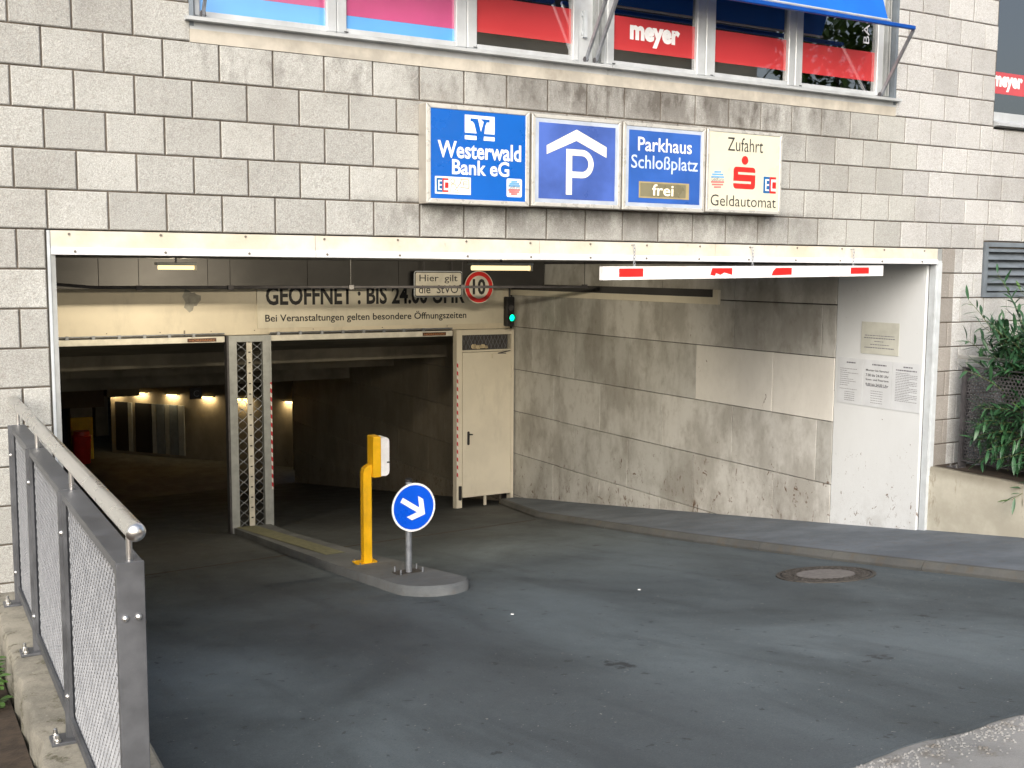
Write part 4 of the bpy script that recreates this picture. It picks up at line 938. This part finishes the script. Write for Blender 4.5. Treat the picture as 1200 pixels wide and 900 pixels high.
# manhole
mc = (5.74, -.785); rz = ramp(mc[1]); t = thing('manhole', 'round manhole cover with a cast iron ring and concrete centre on the ramp', 'manhole cover', (mc[0], mc[1], rz))
def rp(x, y, dz=0): return Vector((x, y, ramp(y)+dz))
def rring(r0, r1, dz, name, mat):
    m = MB(); n = 56; rg = []
    for q_ in range(n):
        a = 2*math.pi*q_/n; c_, s_ = math.cos(a), math.sin(a)
        rg.append([rp(mc[0]+r0*c_, mc[1]+r0*s_, -.02), rp(mc[0]+r1*c_, mc[1]+r1*s_, -.02), rp(mc[0]+r1*c_, mc[1]+r1*s_, dz), rp(mc[0]+r0*c_, mc[1]+r0*s_, dz)])
    m.loft(rg, False, True); m.build(name, mat, t)
rring(.37, .40, .010, 'outer_ring', M_rust); rring(.355, .368, .003, 'joint', M_black); rring(.235, .353, .008, 'lid_ring', M_rust)
m = MB(); m.loft([[rp(mc[0]+.233*math.cos(2*math.pi*q_/40), mc[1]+.233*math.sin(2*math.pi*q_/40), dz) for q_ in range(40)] for dz in (-.02, .009)]); m.build('concrete_fill', M_lid, t)
m = MB()
for rr_ in (.26, .295, .33):
    for q_ in range(36):
        a = 2*math.pi*(q_+(.5 if rr_ == .295 else 0))/36; x, y = mc[0]+rr_*math.cos(a), mc[1]+rr_*math.sin(a); z = ramp(y); m.box(x-.009, x+.009, y-.009, y+.009, z, z+.0125)
m.build('studs', M_rust, t, kind='stuff')

# ============================================================ LEFT PLINTH AND RAILING
t = thing('plinth_wall', 'weathered mossy concrete plinth carrying the steel railing on the left', 'wall', (-.28, -2.5, -3.0))
m = MB(); rg = []
n = 44
for k_ in range(n+1):
    y = -.002-5.0*k_/n; j = .012*math.sin(k_*1.9)+.008*math.sin(k_*4.3); jz = .006*math.sin(k_*2.7)
    jz += -.012*(y < -3.)*0
    rg.append([(-.47+j*.3, y, -3.4), (-.466+j, y, -2.725+jz), (-.455+j, y, -2.702+jz), (-.43, y, -2.694+jz*.4), (-.06, y, -2.70), (-.045, y, -2.715), (-.045, y, -3.4)])
m.loft(rg); m.build('concrete_body', M_plinth, t, True)
RX0, RX1 = -.345, -.265
t = thing('railing', 'grey steel railing with expanded metal infill and stainless handrail on the left plinth', 'railing', (-.3, -1.9, -2.69))
FR = [(-.30, -1.205), (-1.235, -2.415), (-2.445, -3.70)]
topz, botz = -1.625, -2.62
for (ya, yb) in FR:
    th = .010
    MB().box(RX0, RX1, yb+th, ya-th, topz-th, topz).build('top_bar', M_railsteel, t)
    MB().box(RX0, RX1, yb+th, ya-th, botz, botz+th).build('bottom_bar', M_railsteel, t)
    MB().box(RX0, RX1, ya-th, ya, botz, topz).build('end_bar', M_railsteel, t); MB().box(RX0, RX1, yb, yb+th, botz, topz).build('end_bar', M_railsteel, t)
    # angle that clamps the infill, seen as a thin edge
    m = MB(); m.box(RX0+.001, RX0+.014, yb+th, yb+th+.022, botz+th, topz-th); m.box(RX0+.001, RX0+.014, ya-th-.022, ya-th, botz+th, topz-th)
    m.box(RX0+.001, RX0+.014, yb+.032, ya-.032, topz-th-.022, topz-th); m.box(RX0+.001, RX0+.014, yb+.032, ya-.032, botz+th, botz+th+.03); m.build('clamp_frame', M_railsteel, t)
    # expanded metal: rows of tilted diamond strands
    m = MB(); cw, chh = .046, .022; x = RX0+.026; nr = int((topz-botz-.02)/chh); nc = int((ya-yb-.02)/cw); y00 = yb+.01+((ya-yb-.02)-nc*cw)/2
    for i in range(nr):
        z = botz+.012+i*chh
        for j in range(nc):
            yy = y00+j*cw+(cw/2 if i % 2 else 0)
            if yy+cw > ya-.006: continue
            # one strand: rises and falls; broad tilted faces
            for (a, bb, z1_, z2_) in ((yy, yy+cw/2, z, z+chh), (yy+cw/2, yy+cw, z+chh, z)):
                i0 = len(m.v); hw = .0022
                m.v += [(x-.0045, a, z1_-hw), (x-.0045, bb, z2_-hw), (x+.0035, bb, z2_+hw), (x+.0035, a, z1_+hw)]; m.f.append((i0, i0+1, i0+2, i0+3))
    me = bpy.data.meshes.new('mesh_infill'); off = wloc(t); me.from_pydata([(a-off.x, b2-off.y, c-off.z) for a, b2, c in m.v], [], m.f); me.materials.append(simple('expanded_aluminium', (.27, .278, .288), .36, .5, .1, 12, 0))
    o = bpy.data.objects.new('mesh_infill', me); C.objects.link(o); o.parent = t; o['kind'] = 'stuff'
    sd_ = o.modifiers.new('th', 'SOLIDIFY'); sd_.thickness = .0014
for yp in (-.285, -1.22, -2.43, -3.715):
    if yp < -3.6:
        MB().cbox(RX0-.003, RX1+.003, yp-.008, yp+.008, -2.69, topz+.002, .002).build('post', M_railsteel, t)
    else: MB().box(RX0-.012, RX1-.002, yp-.012, yp+.012, -2.685, topz-.003).build('post', M_railsteel, t)
    MB().tube([(-.300, yp+.03 if yp < -3.6 else yp, topz-.004), (-.300, yp+.03 if yp < -3.6 else yp, -1.53)], .010, 10).build('stanchion', M_steel, t, True)
    MB().cbox(RX0-.075, RX0+.03, yp-.055, yp+.055, -2.697, -2.682, .003).build('base_plate', M_railsteel, t)
    for yo in (-.035, .035): MB().tube([(RX0-.05, yp+yo, -2.682), (RX0-.05, yp+yo, -2.672), (RX0-.05, yp+yo, -2.6719), (RX0-.05, yp+yo, -2.652), (RX0-.05, yp+yo, -2.648)], [.014, .014, .009, .009, .004], 8).build('anchor_bolt', M_steel, t, True)
    if yp > -3.6:
        for z in (-1.80, -2.50):
            MB().tube([(RX0-.002, yp+.02, z), (RX0-.002, yp-.022, z), (RX0-.002, yp-.028, z)], [.008, .010, .003], 8).build('bolt', M_steel, t, True)
            MB().tube([(RX0+.02, yp+.024, z-.05), (RX0+.02, yp-.024, z-.05)], [.009, .009], 8).build('bolt', M_steel, t, True)
for x in (-.325, -.285): MB().tube([(x, -3.722, -1.80), (x, -3.731, -1.80), (x, -3.736, -1.80)], [.011, .009, .002], 12).build('bolt', M_steel, t, True)
pts = [(-.300, -.02, -1.51), (-.300, -3.80, -1.51)]
MB().tube(pts, .030, 24).build('handrail', M_steel, t, True)
m = MB(); m.tube([(-.300, -3.80, -1.51), (-.300, -3.803, -1.51), (-.300, -3.815, -1.51), (-.300, -3.822, -1.51), (-.300, -3.825, -1.51)], [.0305, .0305, .026, .015, .003], 24); m.build('end_cap', M_steel, t, True)

# ============================================================ RIGHT PLINTH, PERFORATED RAILING, BUSH
t = thing('retaining_wall', 'yellowish concrete retaining wall right of the white sheet', 'wall', (8.1, -2, -3.3))
m = MB(); rg = []
for k_ in range(21):
    y = .0-.195*k_; rg.append([(7.905, y-.002, -3.6), (7.902, y-.002, -2.635), (7.912, y-.002, -2.612+.004*math.sin(k_*2.1)), (8.30, y-.002, -2.61), (8.30, y-.002, -3.6)])
m.loft(rg); m.build('concrete_body', M_retain, t, True)
m = MB(); m.sheet([(7.96, -.02, -2.604), (8.30, -.02, -2.60), (8.30, -3.8, -2.60), (8.0, -3.8, -2.604)]); m.build('dirt_layer', M_soil, t)
t = thing('railing', 'dark railing with round perforations half hidden by the bush on the right', 'railing', (8.15, -.8, -2.61))
MB().tube([(8.15, -.10, -1.53), (8.15, -3.7, -1.53)], .022, 12).build('handrail', M_steel, t, True)
for ya, yb in ((-.20, -1.35), (-1.39, -2.55)):
    for nm, mm in (('top_bar', MB().box(8.11, 8.19, yb, ya, -1.63, -1.62)), ('bottom_bar', MB().box(8.11, 8.19, yb, ya, -2.54, -2.53)), ('end_bar', MB().box(8.11, 8.19, ya-.01, ya, -2.529, -1.631)), ('end_bar', MB().box(8.11, 8.19, yb, yb+.01, -2.529, -1.631))): mm.build(nm, M_dark, t)
    m = MB(); c_ = .038; nz = int(.89/(c_*.88)); ny = int((ya-yb-.03)/c_)
    for i in range(nz):
        for j in range(ny):
            cy_ = yb+.03+j*c_+(c_/2 if i % 2 else 0); cz_ = -2.51+i*c_*.88
            if cy_ > ya-.03: continue
            ring = [(math.cos(R(60*k+30)), math.sin(R(60*k+30))) for k in range(6)]; i0 = len(m.v)
            for c2, s2 in ring: m.v.append((8.125, cy_+c_*.577*c2, cz_+c_*.588*s2))
            for c2, s2 in ring: m.v.append((8.125, cy_+c_*.36*c2, cz_+c_*.36*s2))
            for k in range(6): m.f.append((i0+k, i0+(k+1) % 6, i0+6+(k+1) % 6, i0+6+k))
    me = bpy.data.meshes.new('perforated_sheet'); off = wloc(t); me.from_pydata([(a-off.x, b2-off.y, c-off.z) for a, b2, c in m.v], [], m.f); me.materials.append(M_dark)
    o = bpy.data.objects.new('perforated_sheet', me); C.objects.link(o); o.parent = t; sd_ = o.modifiers.new('th', 'SOLIDIFY'); sd_.thickness = .002
for yp in (-.19, -1.37, -2.57):
    MB().box(8.10, 8.20, yp-.012, yp+.012, -2.606, -1.62).build('post', M_dark, t); MB().tube([(8.15, yp, -1.62), (8.15, yp, -1.545)], .009, 8).build('stanchion', M_steel, t, True)
    MB().box(8.0, 8.13, yp-.06, yp+.06, -2.604, -2.594).build('base_plate', M_dark, t)
    for yo in (-.035, .035): MB().tube([(8.03, yp+yo, -2.594), (8.03, yp+yo, -2.565)], .011, 8).build('anchor_bolt', M_steel, t, True)

def leaf_mesh(L, W, name, mat, curl=.18):
    m = MB(); xs = [0, .12, .35, .6, .82, 1.]; ws = [.02, .45, .95, 1., .62, .02]
    for u, q_ in zip(xs, ws):
        z = -curl*L*u*u; m.v += [(u*L, -W/2*q_, z+.12*W*q_), (u*L, 0, z), (u*L, W/2*q_, z+.12*W*q_)]
    for k_ in range(5):
        a = k_*3; m.f += [(a, a+3, a+4, a+1), (a+1, a+4, a+5, a+2)]
    me = bpy.data.meshes.new(name); me.from_pydata(m.v, [], m.f); me.materials.append(mat)
    for p in me.polygons: p.use_smooth = True
    return me
def frame(d_, upv):
    x = d_.normalized(); y = upv.cross(x).normalized(); z = x.cross(y); return Matrix((x, y, z)).transposed()
bush = thing('laurel_bush', 'dark green bush with long narrow leaves leaning over the right railing', 'bush', (8.75, -.8, -2.65))
lm = [leaf_mesh(.175, .032, 'leaf', M_leaf), leaf_mesh(.15, .028, 'leaf', M_leaf, .3), leaf_mesh(.12, .026, 'leaf', M_leafn, .1)]
rb = random.Random(21); nl = 0; extra = MB()
stems = []
for k_ in range(60):
    bx, by = rb.uniform(8.6, 9.3), rb.uniform(-2.6, -.25)
    tz = rb.uniform(-2.3, -.75); lean = rb.uniform(.1, .95)
    lean *= .45 if tz < -1.55 else 1.
    tip = Vector((bx-lean*rb.uniform(.4, .85), by+rb.uniform(-.2, .35), tz)); 
    if tip.y > -.1: tip.y = -.12
    stems.append((Vector((bx, by, -2.65)), tip))
# a few that reach out as in the photograph
stems += [(Vector((8.6, -.9, -2.6)), Vector((7.82, -.42, -1.62))), (Vector((8.7, -1.0, -2.6)), Vector((7.86, -.55, -2.12))), (Vector((8.6, -.7, -2.6)), Vector((8.22, -.12, -.98))), (Vector((8.8, -.7, -2.6)), Vector((8.55, -.18, -.72))),
          (Vector((8.7, -1.3, -2.6)), Vector((7.80, -1.0, -2.75))), (Vector((8.9, -1.0, -2.6)), Vector((8.4, -.55, -.88))), (Vector((8.6, -1.2, -2.6)), Vector((7.95, -.95, -1.95))), (Vector((8.8, -.5, -2.6)), Vector((8.05, -.25, -1.35))),
          (Vector((8.6, -1.2, -2.6)), Vector((7.9, -1.05, -2.45))), (Vector((8.6, -1.2, -2.6)), Vector((7.95, -.75, -2.30)))]
for k_ in range(50): stems.append((Vector((rb.uniform(8.4, 8.8), rb.uniform(-1.4, -.4), -2.6)), Vector((rb.uniform(7.85, 8.15), rb.uniform(-1.3, -.35), rb.uniform(-2.5, -1.8)))))
for k_ in range(60): stems.append((Vector((rb.uniform(8.3, 8.8), rb.uniform(-1.2, -.4), -2.6)), Vector((rb.uniform(8.0, 8.4), rb.uniform(-1.0, -.3), rb.uniform(-1.75, -1.15)))))
for si, (p0, p1) in enumerate(stems):
    mid = p0.lerp(p1, .55)+Vector((.16, -.05, .28)); pts = []
    for k_ in range(9):
        u = k_/8; pts.append(p0*(1-u)**2+mid*2*u*(1-u)+p1*u*u)
    m = MB(); m.tube(pts, [.008-.006*k_/8 for k_ in range(9)], 5, False)
    if si >= 60 or si % 3 == 0: m.build('stem', M_stem, bush, True)
    else:
        i0 = len(extra.v); extra.v += m.v; extra.f += [tuple(q_+i0 for q_ in f_) for f_ in m.f]
    for k_ in range(24 if si >= 60 else 20):
        u = .34+.66*k_/(23 if si >= 60 else 19); p = p0*(1-u)**2+mid*2*u*(1-u)+p1*u*u; tg = ((mid-p0)*2*(1-u)+(p1-mid)*2*u).normalized()
        a = k_*2.4+rb.uniform(-.5, .5); sd1 = tg.cross(Vector((0, 0, 1))).normalized(); sd2 = tg.cross(sd1)
        dr = (tg*rb.uniform(.45, 1.)+sd1*math.cos(a)*.9+sd2*math.sin(a)*.7+Vector((0, 0, rb.uniform(-.25, .1)))).normalized()
        sc_ = rb.uniform(.7, 1.15); mt = frame(dr, Vector((rb.uniform(-.3, .3), rb.uniform(-.3, .3), 1))).to_4x4()
        me = lm[2] if (u > .93 and rb.random() < .3) else lm[rb.randrange(2)]
        if (si >= 60) and nl < 290 or (si < 60 and k_ % 16 == 0 and nl < 290):
            nl += 1; o = bpy.data.objects.new('leaf', me); C.objects.link(o); o.parent = bush; o.matrix_local = Matrix.Translation(p-bush.location) @ mt @ Matrix.Scale(sc_, 4)
        else:
            i0 = len(extra.v); T = Matrix.Translation(p) @ mt @ Matrix.Scale(sc_, 4)
            extra.v += [tuple(T @ v_.co) for v_ in me.vertices]; extra.f += [tuple(i0+q_ for q_ in f_.vertices) for f_ in me.polygons]
me = bpy.data.meshes.new('foliage'); me.from_pydata([(a-bush.location.x, b2-bush.location.y, c-bush.location.z) for a, b2, c in extra.v], [], extra.f); me.materials.append(M_leaf)
o = bpy.data.objects.new('foliage', me); C.objects.link(o); o.parent = bush; o['kind'] = 'stuff'
# weeds at the foot of the left plinth
for wk, (wx, wy, nL, lab) in enumerate(((-.53, -.9, 60, 'low green weed growing where the plinth meets the pavers, farther one'), (-.54, -1.35, 80, 'bushy green weed at the foot of the plinth, nearer one'))):
    z_ = pz(wy)+.01; t = thing('weed', lab, 'weed', (wx, wy, z_), 'weeds along the plinth'); m = MB(); st = MB(); wl = leaf_mesh(.06, .04, 'leaf', M_leafn, .2)
    for k_ in range(nL):
        a = rb.uniform(0, 6.28); r_ = rb.uniform(.01, .12); h_ = rb.uniform(.03, .27); p = Vector((wx-.06+r_*math.cos(a)*.7, wy+r_*1.4*math.sin(a), z_+h_))
        if p.x > -.485: p.x = -.49
        st.tube([(wx-.03, wy, z_), tuple(p)], [.003, .0015], 4, False); T = Matrix.Translation(p) @ frame(Vector((math.cos(a), math.sin(a), .3)), Vector((0, 0, 1))).to_4x4() @ Matrix.Scale(rb.uniform(.6, 1.2), 4)
        i0 = len(m.v); m.v += [tuple(T @ v_.co) for v_ in wl.vertices]; m.f += [tuple(i0+q_ for q_ in f_.vertices) for f_ in wl.polygons]
    st.build('stem', M_stem, t); m.build('foliage', M_leafn, t, kind='stuff')
# litter on the ramp
m0 = MB().cbox(-.012, .012, -.008, .008, 0, .006, .002).mesh('cigarette_stub')
m0.materials.append(M_white)
for lx, ly, lab in ((3.05, -.25, 'small white scrap on the ramp in front of the island'), (4.30, -.15, 'small white scrap on the ramp right of the island'), (1.05, -3.6, 'small white scrap at the bottom of the ramp')):
    o = bpy.data.objects.new('litter', m0); C.objects.link(o); o.location = (lx, ly, ramp(ly)+.001); o.rotation_euler = (0, 0, lx*5); tag(o, lab, 'litter', 'litter on the ramp')

# ============================================================ ACROSS THE STREET (seen in the window glass, bounces the sunlight)
t = thing('opposite_building', 'sunlit cream building across the street mirrored in the windows', 'building', (15, -16, -2.3))
MB().box(10.8, 19.2, -24, -15, -2.4, 4.7).build('wall', M_plaster, t); MB().box(10.5, 19.5, -24.3, -14.7, 4.7, 9.5).build('roof', M_slate, t)
for k_ in range(5): MB().box(11.4+k_*1.55, 12.3+k_*1.55, -15.0, -14.96, -.6, .9).build('window', M_room, t)
t = thing('tree', 'leafy green tree across the street mirrored in the right window', 'tree', (22, -15, -2.3))
MB().tube([(22, -15, -2.4), (22.1, -15, 0), (22.3, -15.2, 2.5), (22.2, -15.1, 5)], [.28, .22, .16, .06], 8).build('trunk', M_bark, t, True)
m = MB()
for k_ in range(2600):
    v_ = Vector((rb.gauss(0, 1), rb.gauss(0, 1), rb.gauss(0, 1))).normalized()*rb.uniform(.5, 1.); p = Vector((22.2, -15, 4.0))+Vector((v_.x*2.6, v_.y*2.2, v_.z*2.8))
    T = Matrix.Translation(p) @ frame(Vector((rb.gauss(0, 1), rb.gauss(0, 1), rb.gauss(0, 1))), Vector((.1, .2, 1))).to_4x4(); i0 = len(m.v)
    m.v += [tuple(T @ Vector(c_)) for c_ in ((0, -.1, 0), (.25, 0, .03), (0, .1, 0), (-.1, 0, -.02))]; m.f.append((i0, i0+1, i0+2, i0+3))
me = bpy.data.meshes.new('crown'); me.from_pydata([(a-22, b2+15, c+2.3) for a, b2, c in m.v], [], m.f); me.materials.append(M_leaft); o = bpy.data.objects.new('crown', me); C.objects.link(o); o.parent = t; o['kind'] = 'stuff'
